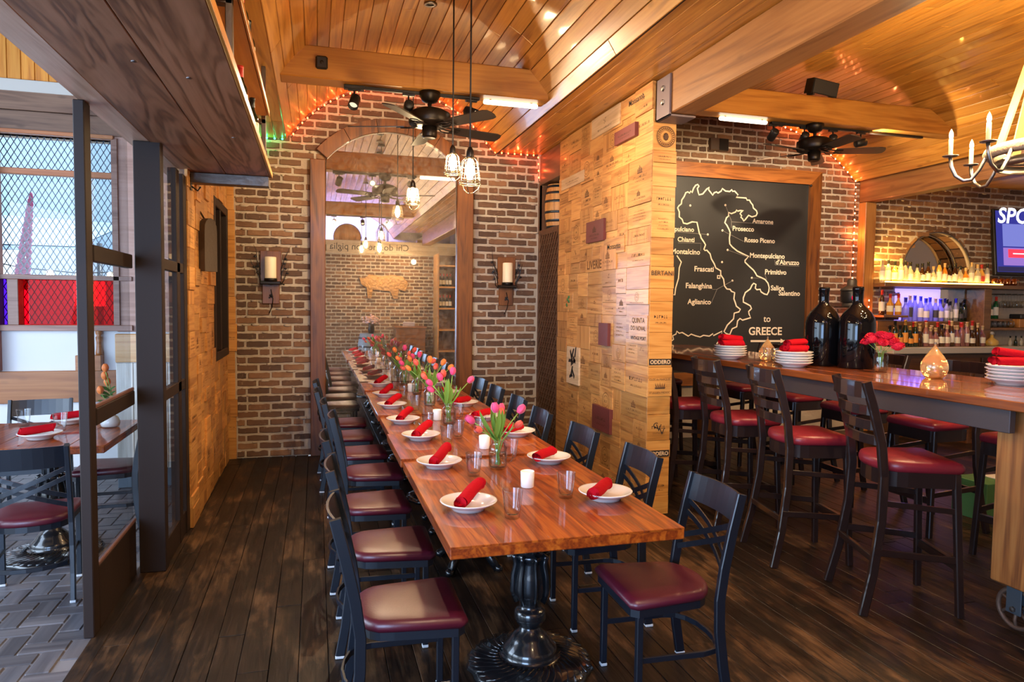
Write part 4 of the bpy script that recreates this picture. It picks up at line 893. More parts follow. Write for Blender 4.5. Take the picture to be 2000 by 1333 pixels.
for x0, x1, y, z, lb in ((1.36, 1.84, 5.73, 3.335, 'pale glowing tube lamp under the right end of the dining beam'), (3.80, 4.34, 6.02, 3.478, 'pale glowing tube lamp under the left end of the bar beam')):
    t = thing('tube_lamp', lb, 'lamp', (x0, y, z), 0, 'tube lamps under the beams'); T = ry(PI / 2)
    put('tube', MB(T).lathe([(0, 0), (.016, .004), (.020, .02), (.020, x1 - x0 - .02), (.016, x1 - x0 - .004), (0, x1 - x0)], 14), TUBEM, t)
    for u in (.06, x1 - x0 - .06): put('clip', MB().box(u - .01, u + .01, -.012, .012, .005, .02, .002), STEEL, t)
# --- small fixtures
sx = thing('wall_sensor', 'small black square sensor box on the dining tie beam', 'sensor', (.05, 5.60, 3.47)); put('case', MB().box(-.045, .045, -.03, 0, -.05, .05, .012), BLKP, sx); put('lens', MB(rx(PI / 2)).cyl(.014, .028, .034, n=14), BRONZE, sx)
for x, y, w in ((.89, 5.0, 'nearer'), (.86, 5.42, 'farther')):
    t = thing('recessed_light', 'small round recessed ceiling fitting in the dining vault, the %s one' % w, 'ceiling light', (x, y, vault_top(x) - .002), 0, 'recessed fittings in the vault'); put('ring', MB().lathe([(.026, .0), (.05, 0), (.052, -.006), (.045, -.012), (.028, -.008)], 20), STEEL, t); put('baffle', MB().cyl(.03, -.004, .0, n=16), BRONZE, t)
jb = thing('wall_box', 'small black and brown box mounted high on the bar brick wall', 'box', (4.77, YW - .01, 3.63)); put('case', MB().box(-.12, .13, -.05, 0, -.075, .075, .004), plain('brown_box', (.10, .055, .03), .6), jb); put('cover', MB().box(.0, .125, -.062, -.05, -.07, .07, .004), BLKP, jb); put('cover_left', MB().box(-.115, -.005, -.055, -.05, -.065, .07, .004), STEEL, jb)
sp = thing('loudspeaker', 'black loudspeaker tilted on top of the bar tie beam', 'speaker', (4.92, 5.95, 3.757), .22); sp.scale = (1, .9, .88)
put('cabinet', MB(tz(0, 0, .105) @ rx(.22)).prism([(-.19, -.05), (.19, -.05), (.15, .09), (-.15, .09)], -.075, .085), BLKP, sp); put('grille', MB(tz(0, 0, .105) @ rx(.22)).box(-.18, .18, -.060, -.051, -.068, .078, .004), plain('speaker_grille', (.035, .032, .03), .7, bump=.6, bscale=300), sp)
for s in (-1, 1): put('bracket', MB().box(s * .16 - .012, s * .16 + .012, -.04, .05, 0, .06, .003), BLKP, sp)
bk = thing('beam_bracket', 'purple-grey bolted steel bracket where the long beam meets the crate pillar', 'bracket', (2.50, 4.79, 3.045))
put('plate', MB().box(-.018, -.001, -.20, .0, -.022, .285, .003), PURST, bk); put('shoe', MB().box(-.018, .20, -.20, .0, -.022, -.006, .003), PURST, bk)
for z in (.10, .20): put('bolt', MB(tz(-.018, -.10, z) @ ry(-PI / 2)).lathe([(0, .016), (.018, .014), (.021, .006), (.024, .0), (0, 0)], 6, sm=False), STEEL, bk)
# --- fairy lights: cords and bulbs
def fairy(path, step, col, lb, es, y, grp, pw=0):
    t = thing('fairy_lights', lb, 'string lights', (0, 0, 0), 0, grp); P = [Vector((a, y, b)) for a, b in path]
    put('cord', MB().tube(P, .003, 5, up=(0, 1, 0)), CORD, t); me = MB().ball((0, 0, 0), .0085, .0085, .011, 7, 5).mesh('bulb'); m = emitm('lamp_fairy_' + col[0], col[1], es); me.materials.append(m); acc = 0; k = 0
    for a, b in zip(P, P[1:]):
        L = (b - a).length; d = step - acc
        while d < L: put('bulb', me, None, t, a + (b - a) * (d / L) + Vector((0, -.008, .006))); d += step; k += 1
        acc = (acc + L) % step
        if pw: light('POINT', tuple((a + b) / 2 + Vector((0, -.06, -.02))), pw * L, col[1], size=.008, name='fairy_glow')
arc = [(ARC_C + (ARC_R - .03) * math.cos(a), ARC_Z + (ARC_R - .03) * math.sin(a)) for a in [math.radians(148 - 116 * i / 14) for i in range(15)]]
RED = (1, .09, .02); GRN = (.02, .9, .25); AMB = (1, .55, .10)
fairy([(-.70, 3.30), (-.30, 3.30)], .075, ('green', GRN), 'green fairy lights along the brick under the left soffit', 22, YW - .04, 'fairy lights on the brick walls', 2)
fairy([(-.25, 3.36)] + arc + [(1.93, 3.325), (2.44, 3.325), (2.455, 3.03)], .075, ('red', RED), 'red fairy lights following the brick arch over the mirror', 22, YW - .04, 'fairy lights on the brick walls', 1.6)
arc2 = [(BC + (BR - .03) * math.cos(a), BZ + (BR - .03) * math.sin(a)) for a in [math.radians(82 - 37 * i / 10) for i in range(11)]]
fairy(arc2 + [(6.83, 3.30), (6.83, 1.95), (6.76, 1.86)], .085, ('coral', (1, .22, .07)), 'coral fairy lights down the bar brick wall beside the timber post', 26, YW - .04, 'fairy lights on the brick walls', 3)
fairy([(6.83, 1.62), (6.86, 1.30), (6.99, 1.35), (7.0, 1.75)], .085, ('coral_low', (1, .22, .07)), 'coral fairy lights looping behind the black magnum bottles', 26, YW - .16, 'fairy lights on the brick walls', 3)
# --- black framed glass partition on the left
gp_ = thing('glass_partition', 'dark brown framed glass screen between the patio room and the dining room', 'partition', (-1.03, 3.68, 0))
def PB(n, *a, m=BROWNF): put(n, MB().box(*a, .004), m, gp_)
PB('post', -.047, 0, -.02, .075, 0, 2.555); PB('post', .015, .16, .80, .88, 0, 2.555); PB('post', .10, .16, 1.52, 1.63, 0, 2.50); PB('post', .10, .155, 1.30, 1.40, 0, 2.50)
for z0, z1 in ((1.815, 1.895), (1.017, 1.10)): PB('rail', -.035, .005, .075, .80, z0, z1); PB('rail', .115, .155, .88, 1.52, z0 + .003, z1 - .01)
PB('kick_panel', -.03, .0, .075, .80, .0, .32); PB('kick_panel', .12, .15, .88, 1.52, .0, .16)
for a, b in ((.32, 1.017), (1.10, 1.815), (1.895, 2.55)): PB('glass_pane', -.018, -.013, .075, .80, a, b, m=PANE); PB('glass_pane', .133, .138, .88, 1.52, max(.1, a - .15 if a < .4 else a), b, m=PANE)
for z in (1.10, .32): PB('glazing_bead', -.012, .003, .075, .80, z, z + .02, m=plain('red_brown_bead', (.16, .08, .07), .35) if z > 1 else bpy.data.materials['red_brown_bead'])
# --- hanging wine shelf
ws = thing('wine_shelf', 'long brown plank wine shelf hung from the ceiling on steel brackets', 'shelf', (-.32, 0, 2.55))
xs = [-.605, -.30, 0]
for k in range(2): put('shelf_plank', MB().box(xs[k] + .0015, xs[k + 1] - .0015, .2, 5.48, 0, .04, .003), SHELF, ws)
put('front_edge', MB().box(0, .014, .2, 5.48, -.002, .042, .002), SHELFE, ws)
for k in range(2): put('upper_plank', MB().box(-.42 + .21 * k, -.21 + .21 * k - .002, .2, 5.22, .39, .425, .003), SHELFE, ws)
put('upper_edge', MB().box(0, .012, .2, 5.22, .388, .427, .002), SHELFE, ws)
for y in (1.2, 3.24, 5.30):
    b = MB()
    for x in (-.05, -.58): b.box(x, x + .03, y, y + .045, .04, .76, .003)
    b.box(-.58, -.02, y, y + .045, .355, .388, .003); put('bracket', b, RAWST, ws)
put('end_angle', MB().box(-.56, -.008, 5.40, 5.46, -.075, -.002, .003).box(-.56, -.008, 5.46, 5.50, -.075, -.06, .002), RAWST, ws)
for x, y in ((-.18, 3.15), (-.35, 3.0), (-.12, 4.2), (-.42, 1.6)): put('screw', MB().ball((x, y, -.001), .012, .012, .004, 8, 4), STEEL, ws)
# bottles: profile with label and capsule as parts
def bottle_meshes(h=.30, r=.037, neck=.0135, sh=.62):
    prof = [(0, .004), (r - .008, .004), (r - .003, 0), (r, .004), (r, h * sh - .02), (r * .93, h * sh), (r * .62, h * (sh + .07)), (neck + .002, h * (sh + .15)), (neck, h * (sh + .2)), (neck, h - .014), (neck + .0025, h - .012), (neck + .0025, h - .002), (neck, h), (0, h)]
    cap = [(neck + .0022, h * .80), (neck + .0028, h - .013), (neck + .004, h - .0125), (neck + .004, h + .0005), (0, h + .001)]
    lab = [(r + .0008, h * .16), (r + .0008, h * sh * .80)]
    return MB().lathe(prof, 18).mesh('glass_body'), MB().lathe(cap, 14).mesh('capsule'), MB().lathe(lab, 18).mesh('label')
WINE = bottle_meshes()
DKGLASS = plain('dark_green_bottle', (.010, .018, .010), .08, coat=.5); BRGLASS = plain('brown_bottle', (.05, .018, .006), .08, coat=.5)
LABW = plain('cream_label', (.72, .66, .54), .7); LABO = plain('orange_label', (.75, .30, .05), .6); CAPR = plain('red_capsule', (.50, .03, .02), .35); CAPK = plain('black_capsule', (.01, .01, .01), .3); CAPG = plain('gold_capsule', (.6, .38, .1), .35, .6); LABY = plain('yellow_label', (.75, .60, .10), .6)
def bottle(kind, mats, loc, label, group, scale=1.0):
    t = thing('bottle', label, 'bottle', loc, R.uniform(0, 6), group); t.scale = (scale,) * 3
    put('glass_body', kind[0].copy(), mats[0], t)
    if mats[1]: put('capsule', kind[1].copy(), mats[1], t)
    if mats[2]: put('label', kind[2].copy(), mats[2], t)
    return t
for x, y, z, m, lb in ((-.385, 4.02, 2.591, (DKGLASS, CAPR, LABW), 'wine bottle with red capsule on the hanging shelf, left of a pair'), (-.40, 4.13, 2.591, (DKGLASS, CAPR, LABW), 'wine bottle with red capsule on the hanging shelf, right of a pair'), (-.385, 2.62, 2.591, (DKGLASS, CAPK, LABY), 'dark wine bottle with yellow label at the near end of the hanging shelf'),
                       (-.375, 4.62, 2.591, (DKGLASS, CAPK, LABW), 'dark wine bottle farthest along the lower hanging shelf'), (-.375, 3.72, 2.976, (DKGLASS, CAPK, LABW), 'dark wine bottle on the upper hanging shelf, nearest'), (-.375, 4.0, 2.976, (DKGLASS, CAPR, LABW), 'dark wine bottle on the upper hanging shelf, middle'), (-.375, 4.4, 2.976, (DKGLASS, CAPK, LABW), 'dark wine bottle on the upper hanging shelf, farthest')):
    bottle(WINE, m, (x, y, z), lb, 'wine bottles on the hanging shelf')
# chalk paddle and red plaque on the left crate wall
cs = thing('chalk_paddle', 'dark round-topped slate paddle hung on the left crate wall', 'sign', (-.80, 5.80, 1.86), math.radians(62)); cs.scale = (.72, 2.2, 1)
pd = [(-.105, 0), (.105, 0), (.105, .30)] + [(.105 * math.cos(PI * i / 8), .32 + .09 * math.sin(PI * i / 8)) for i in range(1, 8)] + [(-.105, .30)]
put('board', MB(rx(PI / 2)).prism(pd, -.012, .012), plain('worn_slate', (.075, .055, .042), .8, bump=.6, bscale=30), cs)
put('hook', MB().tube([(0, .012, .40), (0, .03, .46), (.0, .05, .50)], .004, 6), IRON, cs)
rp_ = thing('red_plaque', 'plain dark-red square crate board beside the slate paddle', 'sign', (-.862, 6.28, 2.12)); put('board', MB().box(0, .02, -.13, .13, 0, .18, .003), CRATER, rp_)
ph = thing('wall_hook', 'small dark iron hook on the near end of the left crate wall', 'hook', (-.862, 5.42, 2.42)); put('plate', MB().box(0, .012, -.02, .02, 0, .12, .003), IRON, ph); put('prong', MB().tube([(.01, 0, .03), (.05, 0, .0), (.07, 0, .03)], .006, 6), IRON, ph)
# --- lattice screen and little barrel beside the brick
ls = thing('lattice_screen', 'brown diagonal wooden lattice screen between brick wall and crate wall', 'screen', (2.47, 6.895, 0))
LATM = wood('lattice_brown', (.055, .022, .010), (.095, .04, .017), (.13, .058, .026), 2, 1, .5, 0, .12); wdt = .70
for a in ((0, .035, 0, 2.48), (wdt - .035, wdt, 0, 3.05)): put('stile', MB().box(-.002, .03, a[0], a[1], a[2], a[3], .003), LATM, ls)
put('rail', MB().box(-.002, .03, .035, wdt - .035, 2.44, 2.48, .003), LATM, ls)
def clipline(c, sgn):
    P = []
    for y in (.035, wdt - .035):
        z = c + sgn * (y - .035) * 1.45
        if .02 <= z <= 2.44: P.append((y, z))
    for z in (.02, 2.44):
        y = .035 + (z - c) / (sgn * 1.45)
        if .035 < y < wdt - .035: P.append((y, z))
    return P[:2] if len(P) >= 2 else None
for sgn, x in ((1, .018), (-1, .006)):
    c = -1.0 if sgn > 0 else 0.05
    while c < 3.5:
        L = clipline(c, sgn)
        if L and abs(L[0][1] - L[1][1]) > .04: put('lattice_slat', MB().sweep([(x, L[0][0], L[0][1]), (x, L[1][0], L[1][1])], [(-.017, -.004), (.017, -.004), (.017, .004), (-.017, .004)], up=(1, 0, 0)), LATM, ls)
        c += .115
struct('trim_11', MB().box(2.48, 2.66, 6.89, YW, 3.0, 3.34, .004), wood('dark_lintel', (.09, .04, .02), (.15, .07, .035), (.2, .1, .05), 1, .8))
struct('trim_14', MB().box(2.462, 2.95, YW - .04, YW - .012, 2.48, 3.0, .003), LATM)
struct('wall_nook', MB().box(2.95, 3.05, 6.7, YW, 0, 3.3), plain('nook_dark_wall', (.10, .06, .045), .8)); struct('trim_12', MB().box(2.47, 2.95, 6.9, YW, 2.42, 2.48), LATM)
br = thing('barrel', 'small oak barrel with blue-black hoops standing on the lattice screen', 'barrel', (2.64, 7.40, 2.481))
OAK = wood('oak_stave', (.35, .15, .04), (.5, .24, .07), (.6, .3, .1), 2, 1.2, .5)
def br_r(z, H=.50, r0=.125, r1=.155): return r0 + (r1 - r0) * math.sin(PI * z / H)
for k in range(16):
    a = 2 * PI * k / 16; w = PI / 16 * .97; vs = []; n = 7
    for i in range(n):
        z = .5 * i / (n - 1); r_ = br_r(z); vs += [(r_ * math.cos(a - w), r_ * math.sin(a - w), z), (r_ * 1.006 * math.cos(a), r_ * 1.006 * math.sin(a), z), (r_ * math.cos(a + w), r_ * math.sin(a + w), z)]
    put('stave', MB().add(vs, [(i * 3 + j, i * 3 + j + 1, i * 3 + j + 4, i * 3 + j + 3) for i in range(n - 1) for j in (0, 1)]), OAK, br)
HOOP = plain('hoop_steel', (.03, .04, .05), .4, .7)
for z in (.025, .095, .19, .31, .405, .475): put('hoop', MB().lathe([(br_r(z - .014) + .002, z - .014), (br_r(z) + .004, z - .012), (br_r(z) + .004, z + .012), (br_r(z + .014) + .002, z + .014)], 28), HOOP, br)
put('head', MB().cyl(.12, .48, .488, n=24), OAK, br)
# ================================================================== BAR SIDE
IT= [(4.229, 2.831), (4.245, 2.856), (4.278, 2.882), (4.282, 2.927), (4.314, 2.973), (4.335, 3.019), (4.363, 3.031), (4.386, 3.017), (4.402, 3.043), (4.419, 3.024), (4.44, 3.08), (4.467, 3.116), (4.495, 3.128), (4.513, 3.109), (4.491, 3.078), (4.504, 3.034), (4.516, 3.004), (4.567, 3.017), (4.622, 3.08), (4.655, 3.102), (4.647, 3.072), (4.68, 3.038), (4.706, 3.01), (4.726, 3.041), (4.76, 3.053), (4.778, 3.039), (4.823, 3.066), (4.839, 3.098), (4.886, 3.07), (4.945, 3.068), (4.973, 3.092), (4.985, 3.071), (5.014, 3.077), (5.063, 3.034), (5.034, 3.002), (5.182, 3.0), (5.194, 2.975), (5.23, 2.977), (5.249, 2.948), (5.279, 2.919), (5.287, 2.883), (5.335, 2.85), (5.348, 2.82), (5.332, 2.788), (5.273, 2.77), (5.224, 2.788), (5.179, 2.735), (5.156, 2.714), (5.137, 2.743), (5.113, 2.758), (5.124, 2.778), (5.1, 2.803), (5.117, 2.824), (5.146, 2.841), (5.104, 2.842), (5.064, 2.832), (5.051, 2.846), (5.035, 2.82), (4.977, 2.797), (4.936, 2.81), (4.937, 2.765), (4.909, 2.743), (4.887, 2.681), (4.917, 2.652), (4.948, 2.603), (4.967, 2.563), (4.958, 2.492), (4.966, 2.421), (5.002, 2.386), (5.074, 2.338), (5.158, 2.305), (5.242, 2.276), (5.191, 2.223), (5.191, 2.203), (5.246, 2.158), (5.32, 2.103), (5.351, 2.065), (5.37, 2.035), (5.431, 2.015), (5.493, 1.991), (5.537, 1.945), (5.557, 1.888), (5.553, 1.841), (5.53, 1.799), (5.487, 1.808), (5.438, 1.834), (5.425, 1.865), (5.377, 1.859), (5.352, 1.879), (5.362, 1.926), (5.326, 1.939), (5.303, 1.914), (5.28, 1.867), (5.21, 1.82), (5.183, 1.752), (5.185, 1.7), (5.233, 1.68), (5.288, 1.655), (5.307, 1.619), (5.266, 1.582), (5.274, 1.546), (5.299, 1.504), (5.181, 1.472), (5.144, 1.493), (5.11, 1.462), (5.1, 1.389), (5.036, 1.363), (5.003, 1.291), (4.955, 1.301), (4.919, 1.327), (4.964, 1.409), (5.05, 1.487), (5.059, 1.56), (5.124, 1.576), (5.146, 1.607), (5.086, 1.647), (5.066, 1.699), (5.047, 1.74), (5.056, 1.817), (5.009, 1.832), (4.99, 1.857), (4.943, 1.861), (4.907, 1.901), (4.892, 1.983), (4.85, 2.033), (4.848, 2.084), (4.778, 2.118), (4.753, 2.17), (4.711, 2.23), (4.692, 2.29), (4.644, 2.334), (4.622, 2.328), (4.604, 2.342), (4.625, 2.398), (4.601, 2.433), (4.56, 2.482), (4.553, 2.511), (4.536, 2.531), (4.498, 2.669), (4.43, 2.671), (4.363, 2.643), (4.312, 2.651), (4.294, 2.695), (4.254, 2.723), (4.253, 2.782)]
SIC= [(4.195, 1.215), (4.217, 1.231), (4.205, 1.276), (4.249, 1.296), (4.259, 1.331), (4.294, 1.306), (4.333, 1.316), (4.419, 1.271), (4.458, 1.296), (4.516, 1.276), (4.585, 1.26), (4.63, 1.281), (4.711, 1.27), (4.763, 1.301), (4.769, 1.276), (4.89, 1.332), (4.881, 1.245), (4.819, 1.173)]
SAR= [(4.234, 2.255), (4.297, 2.177), (4.271, 2.107), (4.264, 1.986), (4.264, 1.979), (4.228, 1.858), (4.219, 1.773), (4.202, 1.778)]
DOTS= [(4.401, 2.867), (4.889, 2.897), (4.858, 2.584), (4.653, 2.525), (4.939, 2.345), (4.864, 2.192), (5.02, 1.965), (5.299, 2.006)]
TXT= [('Amarone', 5.282, 5.588, 2.694), ('Prosecco', 5.001, 5.309, 2.589), ('Rosso Piceno', 5.177, 5.621, 2.454), ('Montepulciano', 5.261, 5.775, 2.262), ("d'Abruzzo", 5.644, 5.996, 2.188), ('Frascati', 4.481, 4.75, 2.071), ('Primitivo', 5.49, 5.808, 2.059), ('Chianti', 4.24, 4.471, 2.426), ('Montepulciano', 3.988, 4.461, 2.551), ('Montalcino', 4.161, 4.552, 2.277), ('Falanghina', 4.368, 4.734, 1.863), ('Aglianico', 4.396, 4.722, 1.667), ('Salice', 5.583, 5.779, 1.856), ('Salentino', 5.702, 6.024, 1.792), ('to', 5.488, 5.592, 1.452), ('GREECE', 5.277, 5.77, 1.286)]
LINES= [[(4.889, 2.897), (4.98, 2.706), (4.983, 2.62)], [(4.98, 2.696), (5.588, 2.687)], [(4.858, 2.584), (4.921, 2.556), (5.165, 2.459)], [(4.939, 2.345), (5.231, 2.266)], [(5.627, 2.241), (5.634, 2.179), (5.996, 2.173)], [(4.215, 2.543), (4.65, 2.525)], [(4.246, 2.41), (4.562, 2.414), (4.559, 2.321)], [(4.734, 1.852), (4.803, 1.854), (5.02, 1.965)], [(4.803, 1.854), (4.728, 1.684)], [(5.299, 2.006), (5.468, 2.006)], [(5.484, 2.063), (5.517, 1.991)]]
ARROW = [(5.309, 1.207), (5.816, 1.206), (5.753, 1.238), (5.755, 1.18)]
mb = thing('map_board', 'large framed black chalkboard with an outline map of Italy naming wines', 'chalkboard', (0, 0, 0))
FM = Matrix(((1, 0, 0, 0), (0, 0, -1, YW - .02), (0, 1, 0, 0), (0, 0, 0, 1)))
put('board', MB(FM).box(3.32, 6.12, .80, 3.225, 0, .02, .002), CHALKB, mb)
put('frame_rail', MB(FM).prism([(3.14, 3.385), (3.32, 3.215), (6.105, 3.215), (6.275, 3.385)], 0, .06), REDWX, mb); put('frame_rail', MB(FM).prism([(6.105, .82), (6.275, .66), (3.14, .66), (3.32, .82)], 0, .06), REDWX, mb)
put('frame_stile', MB(FM).prism([(6.275, .66), (6.275, 3.385), (6.105, 3.215), (6.105, .82)], 0, .06), REDW, mb); put('frame_stile', MB(FM).prism([(3.14, .66), (3.32, .82), (3.32, 3.215), (3.14, 3.385)], 0, .06), REDW, mb)
def chalkline(P, w, closed=False, m=CHALK, n='map_outline'):
    put(n, MB().sweep([(a, YW - .0435, b) for a, b in P], [(-w, -.001), (w, -.001), (w, .001), (-w, .001)], up=(0, 1, 0), closed=closed), m, mb)
chalkline(IT, .0085, True); chalkline(SIC, .0075); chalkline(SAR, .0075)
for P in LINES: chalkline(P, .002, False, CHALKT, 'pointer_line')
chalkline(ARROW[:2], .012, False, CHALK, 'arrow'); put('arrow_head', MB(FM).prism([ARROW[1], ARROW[2], ARROW[3]], .0215, .0235), CHALK, mb)
dm = MB(FM)
for a, b in DOTS: dm.lathe([(0, .0235), (.014, .0235), (.014, .0215)], 12, (a, b, 0))
put('map_dots', dm, CHALK, mb); put('map_square', MB(FM).prism([(4.80, 1.985), (4.845, 1.985), (4.845, 2.03), (4.80, 2.03)], .0215, .0235), CHALK, mb); put('map_square_hole', MB(FM).prism([(4.811, 1.997), (4.834, 1.997), (4.834, 2.019), (4.811, 2.019)], .0236, .024), CHALKB, mb)
for t, a, b, z in TXT:
    me = tmesh(t, 1, .022 if t != 'to' else .005, 'LEFT', b - a)
    for v in me.vertices: v.co = FM @ Vector((a + v.co.x, z + v.co.y, .0225))
    put('chalk_word', me, CHALK, mb)
put('frame_knob', MB(FM).ball((6.10, 3.20, .07), .018, .018, .018, 8, 6), BLKP, mb)
# --- high-top table on old cart legs
HZ = 1.19
ht = thing('high_table', 'long varnished high-top bar table on rustic timber legs with iron wheels', 'table', (3.74, 4.8, 0))
xs = [-.47 + .94 * k / 5 for k in range(6)]
for k in range(5): put('plank', MB().box(xs[k] + .001, xs[k + 1] - .001, -2.38, 2.35, HZ - .05, HZ + (k % 2) * .001, .005), HITOP, ht)
put('apron', MB().box(-.43, -.39, -2.22, 2.25, HZ - .17, HZ - .05, .003), plain('steel_apron', (.085, .065, .065), .42, .3, bump=.05), ht); put('apron', MB().box(.39, .43, -2.22, 2.25, HZ - .17, HZ - .05, .003), bpy.data.materials['steel_apron'], ht)
WHEEL = MB(ry(PI / 2))
WHEEL.tube([(.098 * math.cos(2 * PI * i / 28), .098 * math.sin(2 * PI * i / 28), 0) for i in range(28)], .012, 8, closed=True); WHEEL.cyl(.025, -.02, .02, n=14)
for k in range(6): a = PI * k / 3; WHEEL.tube([(.02 * math.cos(a), .02 * math.sin(a), 0), (.06 * math.cos(a + .12), .06 * math.sin(a + .12), 0), (.095 * math.cos(a), .095 * math.sin(a), 0)], .009, 6)
WHEEL = WHEEL.mesh('wheel'); RUST = plain('rusty_iron', (.14, .085, .06), .6, .5, bump=.3, bscale=60)
for sx_, sy_ in ((-1, -1), (1, -1), (-1, 1), (1, 1)):
    lx, ly = sx_ * .275, -2.215 if sy_ < 0 else 1.70
    l = put('leg', MB().box(-.075, .075, -.125, .125, .225, HZ - .05, .008), RUSTW, ht, (lx, ly, 0))
    put('caster_fork', MB(tz(-.025, .01, 0)).box(-.026, -.018, -.04, .04, .085, .23, .003).box(.018, .026, -.04, .04, .085, .23, .003), plain('blue_grey_steel', (.07, .09, .11), .45, .4) if sx_ < 0 and sy_ < 0 else bpy.data.materials['blue_grey_steel'], l); put('wheel', WHEEL, RUST, l, (-.025, .01, .11)); put('axle_bolt', MB(tz(-.051, .01, .11) @ ry(-PI / 2)).lathe([(0, .012), (.014, .01), (.016, 0), (0, 0)], 6, sm=False), STEEL, l)
# --- stools
def stool(label, loc, rz, group):
    t = thing('bar_stool', label, 'stool', loc, rz, group); out = seat_outline(.22, .205, -.215, .22)
    put('seat', cushion(out, .765, .825), REDSEAT, t); put('apron', MB().sweep([(x * .90, y * .90, .725) for x, y in out], [(-.010, -.042), (.010, -.042), (.010, .042), (-.010, .042)], closed=True), ESP, t)
    for s in (-1, 1):
        put('leg', MB().bar([(s * .215, .215, 0), (s * .19, .18, .76)], .036, .036, up=(0, 1, 0)), ESP, t)
        put('leg', MB().bar([(s * .235, -.295, 0), (s * .222, -.245, .22), (s * .205, -.205, .5), (s * .196, -.195, .74), (s * .196, -.215, .92), (s * .196, -.262, 1.10), (s * .197, -.305, 1.245)], .034, .046, up=(0, 1, .1)), ESP, t)
        put('side_rail', MB().bar([(s * .206, .20, .30), (s * .225, -.245, .34)], .018, .036), ESP, t); put('side_rail', MB().bar([(s * .2, .195, .56), (s * .205, -.205, .60)], .016, .03), ESP, t)
    put('foot_rail', MB().bar([(-.21, .205, .26), (.21, .205, .26)], .022, .045), ESP, t); put('kick_plate', MB().box(-.17, .17, .20, .224, .284, .288), STEEL, t); put('back_rail', MB().bar([(-.222, -.245, .30), (.222, -.245, .30)], .02, .036), ESP, t)
    for z, h in ((1.20, .085), (1.09, .05), (1.01, .05), (.93, .05)):
        yb = -.215 - (z - .92) * .275; P = [(.19 * -math.cos(PI * i / 8), yb - .055 * math.sin(PI * i / 8), z) for i in range(9)]
        put('back_slat', MB().sweep(P, [(-.009, -h / 2), (.009, -h / 2), (.009, h / 2), (-.009, h / 2)]), ESP, t)
    return t
S0 = stool('dark ladder-back stool with red seat, left of the high table, nearest the camera', (3.155, 3.055, 0), -PI / 2 - .34, 'stools along the left of the high table')
for x, y, a, w in ((3.10, 3.80, -.20, 'second from the camera'), (3.11, 4.52, -.12, 'third from the camera'), (3.10, 5.30, -.05, 'fourth from the camera'), (3.10, 6.05, 0, 'half behind the crate pillar')):
    dup(S0, (x, y, 0), -PI / 2 + a, 'dark ladder-back stool with red seat, left of the high table, %s' % w)
for x, y, a, w in ((4.45, 3.30, .05, 'first'), (4.43, 4.05, 0, 'second'), (4.45, 4.80, -.05, 'third'), (4.43, 5.55, .05, 'fourth'), (4.4, 6.30, 0, 'fifth')):
    dup(S0, (x, y, 0), PI / 2 + a, 'dark ladder-back stool on the right side of the high table, %s from the camera' % w, group='stools along the right of the high table')
dup(S0, (3.72, 7.03, 0), PI, 'dark ladder-back bar stool at the far end of the high table before the map board', group='stools at the end of the high table')
# --- on the high table
BIG = (MB().lathe([(0, .006), (.115, .006), (.123, 0), (.128, .01), (.128, .33), (.120, .37), (.095, .415), (.062, .45), (.040, .475), (.036, .50), (.036, .575), (.039, .58), (.039, .598), (.034, .60), (0, .60)], 28).mesh('bottle_body'), MB().lathe([(.0365, .52), (.0375, .575), (.0405, .58), (.0405, .60), (.035, .606), (0, .606)], 20).mesh('capsule'))
for x, y, w in ((3.79, 4.475, 'left'), (3.875, 4.22, 'right')):
    t = thing('magnum_bottle', 'huge glossy black wine bottle standing on the high table, the %s one' % w, 'bottle', (x, y, HZ), 0, 'black magnums on the high table'); put('bottle_body', BIG[0], BOTB, t); put('capsule', BIG[1], BOTB, t)
def stack(x, y, n, where, npk, seed):
    q = random.Random(seed); big = plate_mesh(.135)
    for k in range(n): tag(put('plate', big, CERAM, None, (x + q.uniform(-.004, .004), y + q.uniform(-.004, .004), HZ + .0015 + k * .0195)), 'white plate in the high table stack %s, %s' % (where, 'bottom one' if k == 0 else 'topmost' if k == n - 1 else ORD[k] + ' from the bottom'), 'plate', 'plates stacked on the high table ' + where)
    z = HZ + n * .0195 + .022
    for k, (dx, dy, dz, a, tl) in enumerate(npk): tag(put('napkin', NPM[k % 4], NAPK, None, (x + dx, y + dy, z + dz), (tl, 0, a)), 'rolled red napkin on the plate stack %s, %s' % (where, ORD[k] + ' of the pile'), 'napkin', 'napkins on the plate stack ' + where)
stack(3.40, 5.12, 5, 'by the pillar', ((0, -.035, .02, 1.4, 0), (.01, .04, .02, 1.75, .05), (0, 0, .062, 1.55, .1)), 1)
stack(3.44, 4.36, 5, 'left of the magnums', ((0, -.03, .02, -1.5, 0), (.0, .035, .022, -1.3, 0), (.01, 0, .064, -1.35, .05)), 2)
stack(3.98, 3.10, 5, 'at right', ((-.02, -.03, .022, 1.1, 0), (.0, .04, .022, 1.4, 0), (0, .0, .066, 1.0, .15)), 3)
TEAR = MB().lathe([(0, .004), (.040, .004), (.046, 0), (.066, .022), (.079, .055), (.080, .08), (.072, .11), (.052, .145), (.028, .178), (.012, .200), (.006, .212), (.007, .220), (.004, .226), (0, .227)], 28).mesh('globe')
